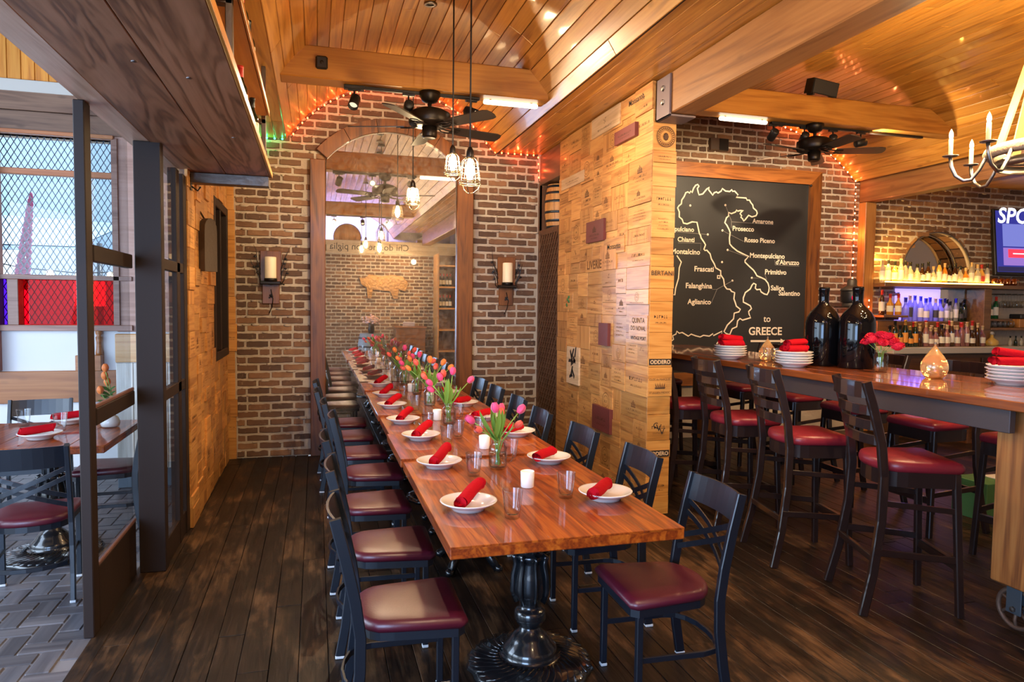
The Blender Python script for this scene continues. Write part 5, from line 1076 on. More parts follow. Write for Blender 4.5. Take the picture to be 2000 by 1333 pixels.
for x, y, s, w in ((3.83, 3.50, 1.0, 'amber lustre glass teardrop lamp on the high table near the right end'), (3.62, 4.92, .86, 'amber lustre glass teardrop lamp on the high table between the two plate stacks')):
    t = thing('teardrop_lamp', w, 'lamp', (x, y, HZ), 0, 'teardrop glass lamps'); t.scale = (s,) * 3; put('globe', TEAR, plain('amber_lustre', (1.0, .62, .28), .10, .0, coat=.6, trans=.75, bump=.25, bscale=45) if 'amber_lustre' not in bpy.data.materials else bpy.data.materials['amber_lustre'], t); put('finial', MB().ball((0, 0, .226), .008, .008, .010, 8, 6), STEEL, t)
    fl_ = MB(); q = random.Random(4)
    for k in range(26): a = q.uniform(0, 6.3); zz = q.uniform(.03, .13); fl_.ball((.055 * math.cos(a), .055 * math.sin(a), zz), .0028, n=5, m=4)
    put('lights_inside', fl_, emitm('lamp_seed_glow', (1, .6, .2), 12) if 'lamp_seed_glow' not in bpy.data.materials else bpy.data.materials['lamp_seed_glow'], t)
for k in range(6): tag(put('tumbler', TUM, GLASS, None, (3.52 + .09 * (k % 2), 4.58 + .095 * (k // 2), HZ + .001)), 'water tumbler in the cluster on the high table, %s of six' % ORD[k], 'glass', 'water glasses on the high table')
cj = thing('mason_jar', 'glass mason jar of red carnations on the high table beside the black bottles', 'vase', (3.82, 3.93, HZ), 0); put('jar', JAR, GLASS, cj); put('water', WAT, WATER, cj)
cm = MB(); q = random.Random(8)
FR = MB()
for i in range(40):
    a = i * 2.4; r_ = .034 * math.sqrt(i / 40); z = .03 - (r_ / .034) ** 2 * .026; FR.add([(r_ * math.cos(a) - .012 * math.sin(a), r_ * math.sin(a) + .012 * math.cos(a), z - .008), (r_ * math.cos(a) + .012 * math.sin(a), r_ * math.sin(a) - .012 * math.cos(a), z - .008), ((r_ + .008) * math.cos(a) + .01 * math.sin(a + 1), (r_ + .008) * math.sin(a), z + .010), ((r_ + .006) * math.cos(a) - .012 * math.sin(a), (r_ + .006) * math.sin(a) + .01, z + .008)], [(0, 1, 2, 3)])
FR.ball((0, 0, .004), .03, .03, .018, 10, 6); FR = FR.mesh('bloom')
for k, (dx, dy, dz) in enumerate(((-.02, .105, .20), (-.03, .06, .235), (0, .0, .25), (.0, -.055, .24), (.01, -.105, .205), (-.05, .02, .215), (.04, .05, .23), (.05, -.03, .22), (-.05, -.06, .20), (.02, -.13, .175))):
    f = thing('carnation', 'red carnation in the jar on the high table, %s of the bunch from the left' % ORD[k], 'flower', (3.82, 3.93, HZ), 0, 'red carnations in the jar'); put('stem', MB().tube([(0, 0, .02), (dx * .2, dy * .2, .14), (dx, dy, dz)], .002, 5), STEMM, f); put('bloom', FR, CARN, f, (dx, dy, dz), (-dy * 4, dx * 4, k))
# --- wheel chandelier with rope straps
chx, chy, chz = 4.25, 3.14, 2.60
cd = thing('rope_chandelier', 'rope-bound wheel chandelier with candle arms over the high table', 'chandelier', (chx, chy, chz))
put('wheel_rim', MB().tube([(  .31 * math.cos(2 * PI * i / 32), .31 * math.sin(2 * PI * i / 32), 0) for i in range(32)], .035, 8, closed=True), plain('rope_bound_rim', (.36, .27, .17), .8, bump=.8, bscale=60), cd)
put('hub_band', MB().lathe([(.26, -.10), (.275, -.10), (.275, -.05), (.26, -.05)], 32), STEEL, cd); put('hub_band', MB().lathe([(.30, -.035), (.315, -.035), (.315, -.005), (.30, -.005)], 32), STEEL, cd)
for k in range(4):
    a = PI / 4 + PI / 2 * k + .5; put('rope_strap', MB().sweep([(.31 * math.cos(a), .31 * math.sin(a), .02), (.10 * math.cos(a), .10 * math.sin(a), .72)], [(-.03, -.006), (.03, -.006), (.03, .006), (-.03, .006)], up=(math.cos(a), math.sin(a), .3)), ROPE, cd)
put('hanger', MB().tube([(0, 0, .70), (0, 0, 1.10)], .012, 8), BRONZE, cd)
CBULB = emitm('lamp_candle_glow', (1, .66, .26), 70); IVORY = plain('ivory_candle_sleeve', (.72, .56, .26), .5, emit=(1, .6, .2), es=.35)
for k in range(8):
    a = math.radians(2 + 45 * k); ca, sa = math.cos(a), math.sin(a)
    arm = put('arm', MB().tube([((.29 + .225 * u) * ca, (.29 + .225 * u) * sa, z) for u, z in ((0, 0.03), (.12, .0), (.3, -.09), (.48, -.15), (.66, -.155), (.86, -.12), (.97, -.06), (1, 0.0))], .011, 8), STEEL, cd)
    put('drip_pan', MB().lathe([(0, .0), (.04, .002), (.046, .008), (.03, .006), (0, .006)], 18, (.515 * ca, .515 * sa, 0)), STEEL, arm)
    put('candle_sleeve', MB().cyl(.013, .006, .115, (.515 * ca, .515 * sa), 12), IVORY, arm); put('bulb', MB().lathe([(0, .115), (.010, .12), (.013, .135), (.009, .155), (0, .175)], 10, (.515 * ca, .515 * sa, 0)), CBULB, arm)
    light('POINT', (chx + .515 * ca, chy + .515 * sa, chz + .24), 30, WARM, size=.02, name='chandelier_light')
# --- lantern on the post corner
ln = thing('lantern', 'old dark ship lantern with red glass hanging by the timber post', 'lantern', (6.60, YW - .30, 1.66))
put('cap', MB().lathe([(0, .36), (.045, .355), (.06, .33), (.06, .27), (.085, .255), (.13, .225), (.14, .20), (0, .20)], 20), plain('lantern_tin', (.10, .085, .07), .5, .6), ln); put('body', MB().lathe([(.125, .20), (.13, .19), (.13, .06), (.125, .05), (0, .05)], 20), BLKP, ln)
put('red_lens', MB(tz(-.03, -.115, .11)).ball((0, 0, 0), .065, .035, .05, 14, 8), plain('red_lantern_glass', (.5, .0, .03), .08, emit=(1, .0, .05), es=.5), ln); put('base', MB().cyl(.11, .0, .05, n=20), bpy.data.materials['lantern_tin'], ln); put('shelf_bracket', MB().box(-.02, .02, -.02, .30, -.015, 0, .003), IRON, ln)
# --- back bar: shelf, cabinets, bottles
SHB = wood('bar_shelf_wood', (.11, .045, .014), (.17, .075, .022), (.23, .105, .032), 0, .8, .45, .1, .1)
bs = thing('bar_shelf', 'long lit wooden top shelf of the back bar', 'shelf', (7.09, YW - .01, 1.93)); put('board', MB().box(0, 3.6, -.32, 0, 0, .05, .004), SHB, bs); put('rope_light', MB().tube([(.01, -.31, .06), (1.1, -.312, .058), (2.0, -.31, .06)], .007, 8), emitm('lamp_rope_glow', AMB, 12), bs)
put('upright', MB().box(1.70, 1.83, -.30, 0, -.783, 0, .004), SHB, bs)
light('AREA', (8.1, YW - .20, 2.02), 7, AMB, rot=(PI, 0, 0), size=2.0, sy=.08, name='shelf_rope_light')
vr = thing('rope_light', 'yellow rope light running down the post edge beside the bar', 'string lights', (7.105, YW - .02, 1.25)); put('tube', MB().tube([(0, -.01, 1.78), (.0, -.015, 1.2), (-.004, -.02, .6), (-.02, -.02, .2), (-.02, -.02, 0)], .010, 8), bpy.data.materials['lamp_rope_glow'], vr)
light('AREA', (7.16, YW - .03, 2.3), 30, AMB, aim=(7.6, YW, 2.3), size=1.5, sy=.04, name='post_rope_light')
cb = thing('back_bar_cabinet', 'brown back bar cabinet with pale marble edge', 'cabinet', (7.09, YW - .01, 0)); put('carcass', MB().box(0, 3.9, -.46, 0, 0, 1.06, .004), wood('cabinet_brown', (.06, .022, .01), (.10, .04, .018), (.14, .06, .025), 0, .8, .4), cb); put('marble_top', MB().box(-.02, 3.9, -.52, 0, 1.06, 1.145, .008), MARB, cb)
for k in range(5): d = put('door', MB().box(.06 + .72 * k, .74 + .72 * k, -.48, -.46, .08, 1.0, .004), bpy.data.materials['cabinet_brown'], cb); put('handle', MB().tube([(.66 + .72 * k, -.48, .72), (.66 + .72 * k, -.51, .74), (.66 + .72 * k, -.51, .84), (.66 + .72 * k, -.48, .86)], .006, 6), STEEL, d)
rs = thing('bottle_riser', 'stepped wooden bottle riser on the back bar', 'shelf', (7.09, YW - .01, 1.145)); put('step', MB().box(.02, 1.68, -.20, 0, .0, .33, .003), SHB, rs); put('step_left', MB().box(.02, .42, -.30, 0, .38, .41, .003), SHB, rs)
put('blue_panel', MB().box(.48, 1.25, -.012, .0, .34, .77, .002), plain('backlit_blue_panel', (.2, .2, .3), .3, emit=(.30, .22, 1.0), es=1.6), rs); put('mirror_strip', MB().box(1.25, 1.68, -.012, 0, .34, .77, .002), plain('bar_mirror', (.6, .55, .5), .08, 1.0), rs)
light('AREA', (7.95, YW - .16, 1.90), 3.5, (.35, .25, 1.0), rot=(0, 0, 0), size=.7, sy=.1, name='blue_shelf_light')
KB = [bottle_meshes(.29, .037, .014, .60), bottle_meshes(.27, .040, .015, .55), bottle_meshes(.31, .034, .0135, .66), bottle_meshes(.25, .042, .016, .50)]
CLR = plain('clear_spirit_bottle', (.85, .80, .70), .05, trans=.7, coat=.3); AMBL = plain('amber_spirit', (.75, .30, .03), .06, trans=.35, coat=.5); GOLDL = plain('golden_spirit', (.85, .55, .12), .06, trans=.4, coat=.4); GREENB = plain('green_bottle', (.01, .10, .03), .08, trans=.2, coat=.5); BLUEB = plain('blue_lit_bottle', (.30, .30, .85), .10, trans=.35, coat=.3); PINKB = plain('rose_spirit', (.45, .18, .16), .08, trans=.5, coat=.4); CAPB = plain('cork_stopper', (.55, .36, .16), .7); CAPBL = plain('blue_capsule', (.05, .05, .5), .4); LABD = plain('dark_label', (.06, .05, .05), .6); LABR = plain('red_label', (.5, .05, .04), .6)
NM = {id(CLR): 'clear', id(AMBL): 'amber', id(GOLDL): 'golden', id(GREENB): 'green', id(BLUEB): 'blue-lit', id(PINKB): 'rose', id(DKGLASS): 'dark', id(BRGLASS): 'brown'}
def row(n, x0, x1, y, z, mats, where, grp, seed, sc=1.0, jit=.012):
    q = random.Random(seed)
    for k in range(n):
        g, c, l = q.choice(mats); kd = KB[q.randrange(4)]; x = x0 + (x1 - x0) * k / max(1, n - 1)
        bottle(kd, (g, c, l), (x + q.uniform(-jit, jit) * .5, y + q.uniform(-jit, jit), z), '%s bottle %s, %s from the left' % (NM[id(g)], where, ORD[k] if k < 25 else 'last'), grp, sc * q.uniform(.93, 1.06))
row(20, 7.17, 8.95, YW - .20, 1.9815, [(CLR, CAPK, LABW), (CLR, CAPK, None), (CLR, CAPB, LABW), (GOLDL, CAPK, LABW), (AMBL, CAPB, LABW), (GOLDL, CAPR, LABR), (CLR, CAPB, LABD), (CLR, CAPB, LABW), (BRGLASS, CAPK, LABW)], 'on the lit top bar shelf', 'bottles on the top bar shelf', 12)
row(3, 7.16, 7.44, YW - .22, 1.556, [(AMBL, CAPR, LABW), (BRGLASS, CAPR, LABW)], 'on the left step of the bar riser', 'bottles on the left step', 13, 1.02)
row(8, 7.66, 8.26, YW - .105, 1.476, [(BLUEB, CAPBL, None), (BLUEB, CAPK, None), (BLUEB, CAPBL, LABW), (BLUEB, CAPB, LABD)], 'before the blue-lit panel of the back bar', 'bottles before the blue panel', 14, 1.15)
row(5, 8.36, 8.70, YW - .105, 1.476, [(CLR, CAPK, LABW), (DKGLASS, CAPK, LABD), (CLR, CAPBL, LABW)], 'right of the blue-lit bar panel', 'bottles right of the blue panel', 15, 1.0)
row(6, 7.13, 7.55, YW - .39, 1.1465, [(DKGLASS, CAPG, LABO), (DKGLASS, CAPK, LABO)], 'with orange label in the front bar row', 'orange-labelled bottles in the front bar row', 16, 1.12)
row(13, 7.63, 8.68, YW - .39, 1.1465, [(BRGLASS, CAPB, LABW), (BRGLASS, CAPK, LABW), (PINKB, CAPR, None), (DKGLASS, CAPB, LABW), (BRGLASS, CAPB, None), (PINKB, CAPB, LABW)], 'in the front row of the back bar', 'bottles in the front bar row', 17, 1.05)
for k in range(11): bottle(KB[k % 4], (BRGLASS, CAPB if k % 2 else CAPR, LABW), (7.64 + .10 * k, YW - .275, 1.147), 'brown bottle half hidden in the second bar row, %s from the left' % ORD[k], 'bottles in the second bar row', 1.1)
rsh = thing('side_shelf', 'short brown shelf right of the bar upright', 'shelf', (9.12, YW - .01, 1.36)); put('board', MB().box(-.19, 1.6, -.30, 0, 0, .035, .003), SHB, rsh); put('board', MB().box(-.19, .22, -.28, 0, .125, .155, .003), SHB, rsh)
for k, x in enumerate((8.99, 9.10, 9.21)): bottle(KB[k], (GREENB, CAPR if k else CAPK, LABW), (x, YW - .14, 1.5165), 'green whiskey bottle on the side bar shelf, %s from the left' % ORD[k], 'green bottles on the side shelf', 1.12 if k < 2 else 1.0)
SG = MB().lathe([(0, .002), (.032, .002), (.034, 0), (.043, .03), (.045, .055), (.038, .095), (.0365, .095), (.043, .055), (.041, .03), (.031, .008), (0, .008)], 18).mesh('wine_glass')
for k in range(5): tag(put('stemless_glass', SG, GLASS, None, (9.02 + .095 * k, YW - .22, 1.396)), 'stemless wine glass on the side bar shelf, %s from the left' % ORD[k], 'glass', 'stemless glasses on the side shelf')
rk = thing('glass_rack', 'dark bar hanging rack for stemware under the top shelf', 'rack', (9.18, YW - .16, 1.86))
for x in (0, .11, .22, .33, .44, .55): put('rail', MB().box(x - .006, x + .006, -.14, .12, -.006, .006, .002), STEEL, rk)
put('crossbar', MB().box(-.03, .62, .10, .12, .006, .068, .002), STEEL, rk)
WG = MB(rx(PI) @ tz(0, 0, 0)).lathe([(0, 0), (.034, 0), (.034, .003), (.005, .006), (.004, .085), (.012, .095), (.036, .12), (.041, .15), (.036, .20), (.0345, .20), (.039, .15), (.034, .122), (0, .10)], 16).mesh('wine_glass')
for k in range(10): tag(put('wine_glass', WG, GLASS, None, (9.235 + .11 * (k % 5), YW - .16 - .13 * (k // 5) + .04, 1.870)), 'stemmed wine glass hanging in the bar rack, %s row, %s from the left' % ('back' if k < 5 else 'front', ORD[k % 5]), 'glass', 'hanging wine glasses')
for k in range(4): t = thing('copper_mug', 'copper mug on the top bar shelf beneath the screen, %s from the left' % ORD[k], 'mug', (9.06 + .115 * k, YW - .22, 1.9815), 0, 'copper mugs on the bar shelf'); put('cup', MB().lathe([(0, .004), (.036, .004), (.038, 0), (.043, .03), (.042, .095), (.040, .095), (.041, .03), (0, .01)], 18), COPPER, t); put('handle', MB().tube([(.042, -.0, .08), (.068, 0, .075), (.07, 0, .03), (.042, 0, .02)], .005, 6), COPPER, t, None, (0, 0, -1.2))
dc = thing('decanter', 'round glass decanter half full of amber on the back bar', 'decanter', (8.93, YW - .33, 1.146)); put('body', MB().lathe([(0, .002), (.07, .002), (.085, .03), (.08, .07), (.04, .10), (.018, .12), (.018, .15), (0, .15)], 20), GOLDL, dc); put('stopper', MB().ball((0, 0, .175), .026, n=12, m=8), CLR, dc)
cn = thing('bar_caddy', 'wooden box caddy on the side bar shelf', 'box', (9.60, YW - .16, 1.396)); put('tray', MB().box(-.09, .25, -.1, .1, 0, .12, .006), POSTW, cn); put('black_lid', MB().box(-.06, .22, -.09, .09, .12, .19, .012), BLKP, cn)
for k in range(5): bottle(KB[3], (DKGLASS if k % 2 else CLR, CAPK, None), (9.25 + .10 * k, YW - .34, 1.1465), 'small bar bottle on the counter below the side shelf, %s from the left' % ORD[k], 'small bottles on the right of the counter', .55)
# niche over the bar
nb = struct('wall_niche', MB().box(NX - .64, NX + .64, YW + .262, YW + .275, 1.9, 2.8), MORTAR)
for k in range(13):
    a = PI * (k + .5) / 13; M = Matrix.Translation((NX, YW - .02, NZ)) @ ry(-(a - PI / 2)); put('niche_brick', MB(M).box(-.066, .066, -.0, .26, NR + .005, NR + .05, .006), BRICKB, nb)
put('niche_edge', MB(tz(NX, YW, NZ)).tube([((NR + .01) * math.cos(PI * i / 24), -.012, (NR + .01) * math.sin(PI * i / 24)) for i in range(25)], .014, 6, up=(0, 1, 0)), STEEL, nb)
put('niche_edge', MB(tz(NX, YW, NZ)).tube([((NR - .005) * math.cos(PI * i / 24), .2, (NR - .005) * math.sin(PI * i / 24)) for i in range(25)], .010, 6, up=(0, 1, 0)), STEEL, nb)
put('niche_mirror', MB(Matrix.Translation((NX, YW + .235, NZ)) @ rx(PI / 2)).prism([(NR * math.cos(PI * i / 24), NR * math.sin(PI * i / 24)) for i in range(25)], -.008, -.004), plain('niche_mirror', (.42, .33, .25), .08, 1.0), nb)
light('POINT', (NX, YW + .02, 2.06), 4, AMB, size=.01, name='niche_rope_light')
# screen
tv = thing('television', 'flat television with blue screen reading SPO mounted over the bar', 'television', (9.80, YW - .14, 2.60), -.10); tv.rotation_euler = (-.10, 0, -.08)
put('case', MB().box(-.62, .62, 0, .06, -.47, .47, .008), BLKP, tv); put('screen', MB().box(-.585, .60, -.004, 0, -.425, .445, 0), emitm('tv_screen_blue', (.02, .025, .24), 1.0), tv); put('wall_arm', MB().box(-.06, .06, .06, .12, -.1, .1, .004), BLKP, tv)
FT = Matrix(((1, 0, 0, 0), (0, 0, -1, -.0045), (0, 1, 0, 0), (0, 0, 0, 1)))
def tvr(n, a, b, c, d, col, e, dz=.001): put(n, MB(FT).box(a, b, c, d, 0, dz), emitm(n, col, e), tv)
tvr('picture_top', -.48, .55, -.06, .26, (.22, .25, .75), .7); tvr('picture_low', -.48, .55, -.33, -.08, (.40, .22, .75), .65, .0012); tvr('ticker', -.58, .59, -.42, -.35, (.02, .02, .10), .6, .0014); tvr('red_logo', -.40, -.12, -.22, -.10, (.9, .03, .06), 1.3, .002); tvr('logo_stripe', -.32, -.1, -.17, -.155, (.9, .85, .95), 1.2, .003)
tm = tmesh('SPORTS', 1, .02, 'LEFT', 1.05)
for v in tm.vertices: v.co = FT @ Vector((-.56 + v.co.x + v.co.y * .2, .275 + v.co.y, .002))
put('screen_lettering', tm, emitm('tv_white', (.9, .9, 1), 1.4), tv)

wk_ = thing('work_counter', 'dark low work counter in front of the back bar', 'counter', (8.2, 6.75, 0)); put('top', MB().box(-.6, 2.9, -.30, .20, .90, .94, .005), plain('dark_counter_top', (.05, .04, .035), .3), wk_); put('cupboard', MB().box(-.55, 2.85, -.27, .18, 0, .90, .004), bpy.data.materials['cabinet_brown'], wk_)
for k in range(4): put('door', MB().box(-.5 + .82 * k, .28 + .82 * k, -.29, -.27, .06, .86, .004), bpy.data.materials['cabinet_brown'], wk_)
pi2 = thing('pitcher', 'shiny metal pitcher on the low work counter', 'pitcher', (9.05, 6.62, .941)); put('body', MB().lathe([(0, 0), (.07, 0), (.085, .05), (.075, .12), (.055, .17), (.062, .20), (.058, .20), (0, .05)], 20), plain('polished_metal', (.6, .5, .35), .15, 1.0), pi2); put('handle', MB().tube([(-.06, 0, .18), (-.12, 0, .17), (-.13, 0, .10), (-.08, 0, .05)], .007, 6), bpy.data.materials['polished_metal'], pi2); put('spout', MB().sweep([(.05, 0, .17), (.10, 0, .20), (.15, 0, .225)], [(-.03, -.004), (.03, -.004), (.03, .004), (-.03, .004)], scale=[1, .8, .4]), bpy.data.materials['polished_metal'], pi2)
lj = thing('lemon_jar', 'glass jar of lemons on the low work counter', 'jar', (8.60, 6.60, .941)); put('jar', MB().lathe([(0, 0), (.07, 0), (.072, .16), (.068, .16), (.066, .006), (0, .006)], 18), GLASS, lj)
for k in range(4): put('lemon', MB().ball((.025 * math.cos(k * 2), .025 * math.sin(k * 2), .04 + .03 * k), .032, .03, .028, 10, 7), plain('lemon_skin', (.85, .5, .05), .5) if k == 0 else bpy.data.materials['lemon_skin'], lj)
for k, (x, y, m, w) in enumerate(((5.05, 4.15, plain('green_carton', (.06, .16, .05), .7), 'green'), (5.30, 4.10, plain('white_carton', (.6, .58, .54), .7), 'white printed'), (5.55, 4.0, bpy.data.materials.get('white_carton'), 'white plain'))):
    c_ = thing('carton', '%s cardboard carton on the floor beyond the high table' % w, 'carton', (x, y, 0)); put('box', MB().box(-.11, .11, -.15, .15, 0, .30, .004), m, c_)
    if k == 1: pr = MB(); [pr.box(-.08, .08 - .03 * (j % 2), -.1515, -.1505, .05 + .04 * j, .065 + .04 * j) for j in range(5)]; put('print', pr, INKK, c_)
# ================================================================== PATIO ROOM ON THE LEFT
pt_ = thing('patio_table', 'red-brown varnished square table with ornate black iron base in the patio room', 'table', (-1.72, 5.08, 0))
put('tabletop', MB().box(-.50, .50, -.48, .48, .71, .752, .005), TABLE, pt_)
for k in range(5): put('plank', MB().box(-.50 + .2 * k + .001, -.30 + .2 * k - .001, -.48, .48, .75, .758 + .001 * (k % 2), .0015), TABLE, pt_)
b, c = table_base(0, IRON); put('pedestal_foot', b, IRON, pt_, (.10, -.12, 0)); put('pedestal_column', c, IRON, pt_, (.10, -.12, 0))
TZ = .7605
for x, y, a, w in ((-1.657, 4.90, -1.05, 'near side of the patio table'), (-1.66, 5.47, -1.2, 'far side of the patio table')):
    plated(x, y, TZ, a, .06, 'white plate with a red napkin, ' + w, 'rolled red napkin on its plate, ' + w, 'plates on the patio table', 'napkins on the patio table', off=(-.02, .01))
for x, y, w in ((-1.92, 5.40, 'left of the pair'), (-1.63, 5.17, 'right of the pair')): tag(put('tumbler', TUM, GLASS, None, (x, y, TZ)), 'clear tumbler on the patio table, ' + w, 'glass', 'glasses on the patio table')
vb = thing('bud_vase', 'white round bud vase of orange roses on the patio table', 'vase', (-1.36, 5.27, TZ)); put('body', MB().lathe([(0, .002), (.05, .002), (.056, .006), (.062, .03), (.05, .065), (.026, .085), (.018, .11), (.016, .15), (.018, .152), (.014, .15), (.014, .11), (0, .10)], 20), CERAM, vb)
RS = petals(random.Random(3), 1.1); RS2 = petals(random.Random(5), .8); RS.add([(x, y, z + .004) for x, y, z in RS2.v], RS2.f, True); RS = RS.mesh('bloom')
for k, (dx, dy, dz) in enumerate(((-.02, -.02, .40), (-.03, 0, .345), (-.02, .02, .30), (-.05, -.03, .25))):
    f = thing('rose', 'orange rose in the bud vase, %s from the top' % ORD[k], 'flower', (-1.36, 5.27, TZ), 0, 'orange roses in the bud vase'); put('stem', MB().tube([(0, 0, .10), (.02, .0, .2), (dx * .5, dy * .5, dz - .06), (dx, dy, dz - .01)], .003, 5), STEMM, f); bl = put('bloom', RS, PETO, f, (dx, dy, dz - .02))
    for s in (-1, 1): vs, fs = leafblade((dx * .4 + .01, dy * .4, dz * .62), (dx * .4 + s * .05, dy * .4 - .01, dz * .62 + .03), .016, (0, 0, .006), (s, 0, .2)); put('leaf', MB().add(vs, fs, True), LEAFD, f)
# ledge bench against the stucco wall, box and mill
lg = thing('plank_bench', 'long brown plank bench back along the white stucco wall', 'bench', (-3.6, YW - .062, .64)); PLK_ = wood('bench_plank', (.20, .06, .014), (.34, .115, .028), (.44, .17, .05), 0, .6, .4, .2, .1, .2); put('plank', MB().box(-3, 1.85, -.05, 0, 0, .305, .005), PLK_, lg); put('seat_board', MB().box(-3, .2, -.45, -.05, -.22, -.18, .005), PLK_, lg)
mbx = thing('table_caddy', 'small light wooden caddy box on the bench back', 'box', (-2.10, YW - .10, .946)); put('box', MB().box(-.11, .11, -.06, .06, 0, .15, .004), PLK_, mbx)
pm_ = thing('pepper_mill', 'turned brown wooden pepper mill standing in the caddy box', 'mill', (-2.02, YW - .10, 1.0965)); put('body', MB().lathe([(0, 0), (.03, 0), (.032, .02), (.024, .06), (.022, .12), (.03, .17), (.018, .185), (.030, .21), (.028, .235), (.010, .25), (.010, .262), (0, .264)], 18), PLK_, pm_)
sm_ = thing('spice_bottle', 'small dark bottle standing in the caddy box', 'bottle', (-2.17, YW - .10, 1.0965)); put('body', MB().lathe([(0, 0), (.02, 0), (.021, .05), (.01, .08), (.01, .1), (0, .1)], 14), BRGLASS, sm_)
# whitewashed bench end seen through the glass
WW = wood('whitewashed_board', (.36, .33, .28), (.52, .49, .44), (.66, .63, .58), 2, 1, .6, 0, .1); we = thing('bench_end', 'whitewashed board bench end with pine top board behind the glass screen', 'bench', (-1.65, 6.62, 0))
for k in range(5): put('board', MB().box(.135 * k, .135 * k + .132, -.03, 0, .16, 1.09, .004), WW, we)
put('top_board', MB().box(0, .675, -.05, .02, 1.095, 1.34, .006), wood('pine_top_board', (.40, .18, .05), (.55, .28, .09), (.62, .36, .14), 0, .6, .4, .1, .1, .7), we); put('plinth', MB().box(0, .675, -.025, 0, .0, .155, .003), plain('blue_grey_plinth', (.10, .13, .16), .5), we)
# window of the patio: frame, mesh, coloured lights
wf = struct('window_2', MB().box(-2.99, -1.72, YW - .13, YW + .02, 1.33, 1.385, .004), wood('window_frame_brown', (.16, .075, .05), (.26, .13, .09), (.33, .18, .13), 0, .8, .45)); WFM = wf.data.materials[0]
for a, b, z0, z1 in ((-2.99, -1.72, 1.815, 1.86), (-2.77, -2.68, 1.385, 1.815), (-1.885, -1.83, 1.385, 3.18)): put('window_frame', MB().box(a, b, YW - .12, YW + .02, z0, z1, .004), WFM, wf)
put('orange_bar', MB().box(-2.99, -1.72, YW - .08, YW, 2.80, 2.855, .004), bpy.data.materials['orange_window_trim'], wf); put('window_frame', MB().box(-2.99, -2.845, YW - .20, YW + .02, .95, 3.2, .004), plain('red_brown_jamb', (.34, .12, .08), .45), wf)
put('red_pane', MB().box(-2.68, -1.885, YW + .0, YW + .006, 1.385, 1.815), REDPANE, wf); put('purple_pane', MB().box(-2.845, -2.77, YW, YW + .006, 1.385, 1.815), PURPANE, wf); put('clear_pane', MB().box(-2.845, -1.885, YW + .0, YW + .005, 1.86, 3.18), PANE, wf)
ms = MB(); x0, x1, z0, z1 = -2.86, -1.72, 1.39, 3.18
for s in (1, -1):
    c = z0 - (x1 - x0) * 1.75
    while c < z1 + (x1 - x0) * 1.75:
        P = []
        for i in range(2):
            x = x0 if i == 0 else x1; P.append((x, c + s * (x - x0) * 1.75 + (0 if s > 0 else (x1 - x0) * 0)))
        (xa, za), (xb, zb) = P
        t0, t1_ = 0.0, 1.0
        for lo_, hi_ in (((z0 - za) / (zb - za), (z1 - za) / (zb - za)),): t0, t1_ = max(t0, min(lo_, hi_)), min(t1_, max(lo_, hi_))
        if t1_ - t0 > .01: ms.sweep([(xa + (xb - xa) * t, YW + .06, za + (zb - za) * t) for t in (t0, t1_)], [(-.0034, -.002), (.0034, -.002), (.0034, .002), (-.0034, .002)], up=(0, 1, 0))
        c += .098
o = put('expanded_mesh', ms, plain('mesh_steel', (.10, .115, .15), .5, .5), wf); o['kind'] = 'stuff'
# yard beyond the mesh: bright paving, pale building, awnings, plants
struct('ground_yard', MB().box(-12, 3, YW + .35, 22, -.3, -.02), plain('bright_paving', (.42, .42, .42), .8))
bd = struct('wall_yard_building', MB().box(-12, -5.2, 13.0, 13.3, 0, 3.3).box(-5.2, 2, 15.0, 15.3, 0, 2.6), plain('pale_building', (.46, .52, .58), .7)); put('upper_storey', MB().box(-12, 2, 15.6, 16.0, 2.6, 5.6), plain('pale_blue_storey', (.36, .48, .60), .7), bd)
for x, z in ((-8, 1.0), (-6.6, 1.0), (-3.6, .9)): put('shop_window', MB().box(x, x + .9, 12.95 if x < -5 else 14.95, 13.02 if x < -5 else 15.02, z, z + 1.3, .01), plain('blue_shop_glass', (.12, .20, .30), .1) if 'blue_shop_glass' not in bpy.data.materials else bpy.data.materials['blue_shop_glass'], bd)
aw = thing('awning', 'white and blue shade awning over the yard beyond the mesh', 'awning', (-4.3, 11.5, 2.5)); put('canopy', MB().add([(-1.6, -.9, -.15), (1.2, -.9, -.15), (1.4, .9, .35), (-1.2, .9, .45)], [(0, 1, 2, 3)]).add([(-1.6, -.9, -.17), (1.2, -.9, -.17), (1.4, .9, .33), (-1.2, .9, .43)], [(3, 2, 1, 0)]), plain('awning_blue', (.28, .40, .52), .7), aw); put('post', MB().cyl(.04, -2.5, .0, (1.1, .5), 10), STEEL, aw); put('post', MB().cyl(.04, -2.5, .0, (-1.1, .5), 10), STEEL, aw)
for k, (x, y, h_, z) in enumerate(((-3.02, 8.5, 1.0, 1.75), (-2.12, 8.8, .75, 1.9))):
    f = thing('flower_spike', 'tall pink-purple flower spike outside the mesh window, %s one' % ('left', 'right')[k], 'plant', (x, y, 0)); q = random.Random(k); put('stem', MB().tube([(0, 0, 0), (0.02, 0, z)], .012, 6), STEMM, f); m = MB()
    for i in range(110):
        u = i / 110; a = i * 2.4; r_ = .085 * (1 - u) ** .7 + .012; m.ball((r_ * .55 * math.cos(a) + .12 * u, r_ * .55 * math.sin(a), z + h_ * u), .034 - .022 * u, .034 - .022 * u, .028, 6, 4)
    put('florets', m, plain('magenta_floret', (.36, .012, .13), .8) if k == 0 else bpy.data.materials['magenta_floret'], f)
ys = thing('yard_lights', 'string of warm bulbs between poles in the yard beyond the mesh', 'string lights', (0, 11, 0)); YG = emitm('lamp_yard_glow', (1, .8, .5), 14)
put('cord', MB().tube([(-5, 0, 2.3), (-3.9, 0, 2.06), (-3.2, 0, 2.0), (-2.5, 0, 2.04), (-1.4, 0, 2.3)], .008, 5), CORD, ys)
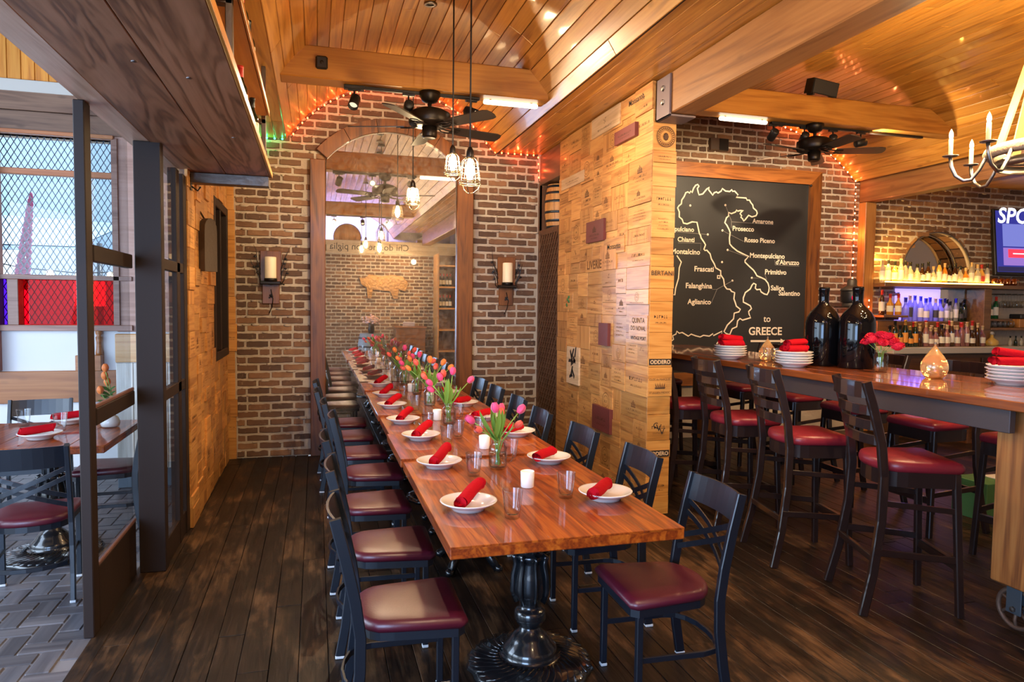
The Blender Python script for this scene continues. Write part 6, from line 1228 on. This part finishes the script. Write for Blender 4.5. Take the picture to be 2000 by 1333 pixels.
for x in (-5, -1.4): put('pole', MB().cyl(.03, 0, 2.32, (x, 0), 8), STEEL, ys)
for x, z in ((-3.9, 2.02), (-3.55, 1.99), (-3.2, 1.96), (-2.8, 1.98), (-2.4, 2.0)): put('bulb', MB().ball((x, 0, z), .05, n=10, m=8), YG, ys)
ls_ = thing('added_glow_panel', 'added glowing panel outside, brightening the red pane from behind', 'lamp', (-2.38, 8.45, 1.66)); put('panel', MB().box(-.13, .17, 0, .03, -.10, .17, .004), emitm('added_panel_glow', (1, .8, .5), 3.5), ls_); put('stand', MB().box(-.02, .02, .0, .03, -1.68, -.10, .003), STEEL, ls_)  # glowing panel added behind the red pane to brighten it
light('AREA', (-2.6, 10.0, 4.2), 260, (.80, .90, 1.0), aim=(-3.0, 12.5, .5), size=4, sy=2, name='yard_daylight')

# ================================================================== BACK OF THE HOUSE, SEEN IN THE MIRROR
lt = thing('painted_lintel', 'pale timber lintel with an Italian proverb painted in black letters', 'beam', (0, BKY, 0)); put('beam', MB().box(-.9, 3.6, -.12, .06, 2.80, 3.12, .006), wood('pale_lintel', (.36, .26, .16), (.5, .38, .25), (.6, .48, .34), 0, .5, .6, 0, .1), lt)
me = tmesh('Chi dorme non piglia pesci', 1, .0, 'CENTER', 2.35)
for v in me.vertices: v.co = Matrix(((-1, 0, 0, 1.0), (0, 0, 1, .062), (0, 1, 0, 2.90), (0, 0, 0, 1))) @ v.co
put('painted_lettering', me, INKK, lt)
struct('wall_loft', MB().box(-1.2, 3.6, -3.5, -3.4, 2.9, 4.4).box(-1.2, -1.1, -3.5, -1.8, 2.9, 4.4).box(3.5, 3.6, -3.5, -1.8, 2.9, 4.4), PLAST); struct('floor_loft', MB().box(-1.2, 3.6, -3.5, -1.86, 2.80, 2.9), SHELF)
light('AREA', (.7, -2.5, 3.6), 90, (.42, .40, 1.0), aim=(.9, -3.4, 3.5), size=1.2, sy=.4, name='loft_light')
bh = thing('barrel', 'round dark barrel end standing in the loft', 'barrel', (.75, -2.3, 2.905)); put('head', MB(tz(0, 0, .33) @ rx(PI / 2)).cyl(.32, -.02, .02, n=28), OAK, bh); put('hoop', MB(tz(0, 0, .33) @ rx(PI / 2)).lathe([(.32, -.03), (.335, -.03), (.335, .03), (.32, .03)], 28), HOOP, bh)
lc = thing('birdcage_lantern', 'tall dark cage lantern standing in the loft', 'lantern', (1.6, -2.35, 2.905)); cg = MB()
for k in range(10): a = 2 * PI * k / 10; cg.tube([(.15 * math.cos(a), .15 * math.sin(a), 0), (.15 * math.cos(a), .15 * math.sin(a), .5), (.08 * math.cos(a), .08 * math.sin(a), .64), (0, 0, .70)], .007, 5)
put('cage', cg, IRON, lc); put('base', MB().cyl(.17, 0, .03, n=20), IRON, lc)
for k, x in enumerate((2.2, 2.6)): c_ = thing('wine_crate', 'wooden wine crate in the loft, %s one' % ('left', 'right')[k], 'crate', (x, -2.25, 2.905)); put('box', MB().box(-.16, .16, -.12, .12, 0, .22 + .1 * k, .005), CRATE, c_)
hr = thing('metal_relief', 'hammered copper bull relief hung on the brick behind', 'artwork', (1.62, BKY + .035, 2.02)); rel = [(-.55, .10), (-.42, .26), (-.2, .30), (.1, .26), (.38, .30), (.5, .20), (.62, .22), (.56, .05), (.44, -.02), (.42, -.28), (.33, -.28), (.30, -.06), (-.12, -.10), (-.2, -.28), (-.30, -.28), (-.32, -.05), (-.48, -.10)]
put('plate', MB(Matrix(((-1, 0, 0, 0), (0, 0, 1, 0), (0, 1, 0, 0), (0, 0, 0, 1)))).prism(rel, 0, .04), plain('hammered_copper', (.30, .17, .08), .4, .8, bump=1.0, bscale=16), hr)
light('SPOT', (1.7, -.2, 2.75), 130, WARM, spot=90, blend=.8, size=.05, aim=(1.6, -1.8, 2.1), name='picture_light')
light('POINT', (2.2, -1.0, 2.6), 14, WARM, size=.05, name='rear_lamp')
bb = thing('wine_barrel', 'blue-grey standing wine barrel by the rear brick wall', 'barrel', (1.25, -1.25, 0)); put('body', MB().lathe([(0, 0), (.26, 0), (.30, .2), (.32, .45), (.30, .72), (.26, .92), (0, .92)], 26), plain('blue_grey_barrel', (.20, .24, .28), .6, bump=.2), bb)
for z in (.1, .3, .62, .82): put('hoop', MB().lathe([(.27 + .05 * math.sin(PI * z / .92) - .004, z - .02), (.285 + .05 * math.sin(PI * z / .92) - .008, z - .018), (.285 + .05 * math.sin(PI * z / .92) - .008, z + .018), (.27 + .05 * math.sin(PI * z / .92) - .004, z + .02)], 26), HOOP, bb)
fv = thing('flower_vase', 'dark vase of mixed pale flowers on the rear barrel', 'vase', (1.25, -1.25, .921)); put('vase', MB().lathe([(0, 0), (.06, 0), (.08, .1), (.06, .2), (.07, .24), (.06, .24), (0, .2)], 16), BRONZE, fv)
fm = MB(); q = random.Random(2)
for k in range(60): a = q.uniform(0, 6.28); r_ = q.uniform(0, .2); fm.ball((r_ * math.cos(a), r_ * math.sin(a), .36 + q.uniform(-.08, .08) - r_ * .3), .028, .028, .022, 6, 4)
o = put('blossoms', fm, plain('pale_blossom', (.75, .48, .42), .7), fv); o['kind'] = 'stuff'
hs_ = thing('host_stand', 'brown wooden host stand with a menu against the rear wall', 'stand', (2.15, -1.35, 0)); put('body', MB().box(-.35, .35, -.25, .25, 0, 1.05, .006), REDWX, hs_); put('top', MB().box(-.38, .38, -.28, .28, 1.05, 1.09, .006), REDWX, hs_); put('menu', MB(tz(0, -.1, 1.11) @ rx(.9)).box(-.14, .14, -.1, .1, 0, .01, .002), PLAST, hs_)
wc = thing('wine_cabinet', 'tall crate-wood wine cabinet with bottle shelves beside the rear wall', 'cabinet', (2.98, -1.1, 0))
put('side', MB().box(-.25, -.21, -.3, .3, 0, 2.8, .004).box(.25, .29, -.3, .3, 0, 2.8, .004), CRATEZ, wc); put('back', MB().box(-.21, .25, -.3, -.27, 0, 2.8), CRATED, wc)
for z in (.5, 1.0, 1.5, 2.0, 2.5): put('shelf', MB().box(-.21, .25, -.27, .3, z, z + .04, .003), CRATEX, wc)
for k in range(8): bottle(WINE, (DKGLASS, CAPR, LABW), (2.82 + .08 * (k % 4), -.95, 1.542 + .5 * (k // 4)), 'wine bottle in the tall rear cabinet, %s of its shelf, %s shelf' % (ORD[k % 4], ('lower', 'upper')[k // 4]), 'bottles in the rear cabinet')
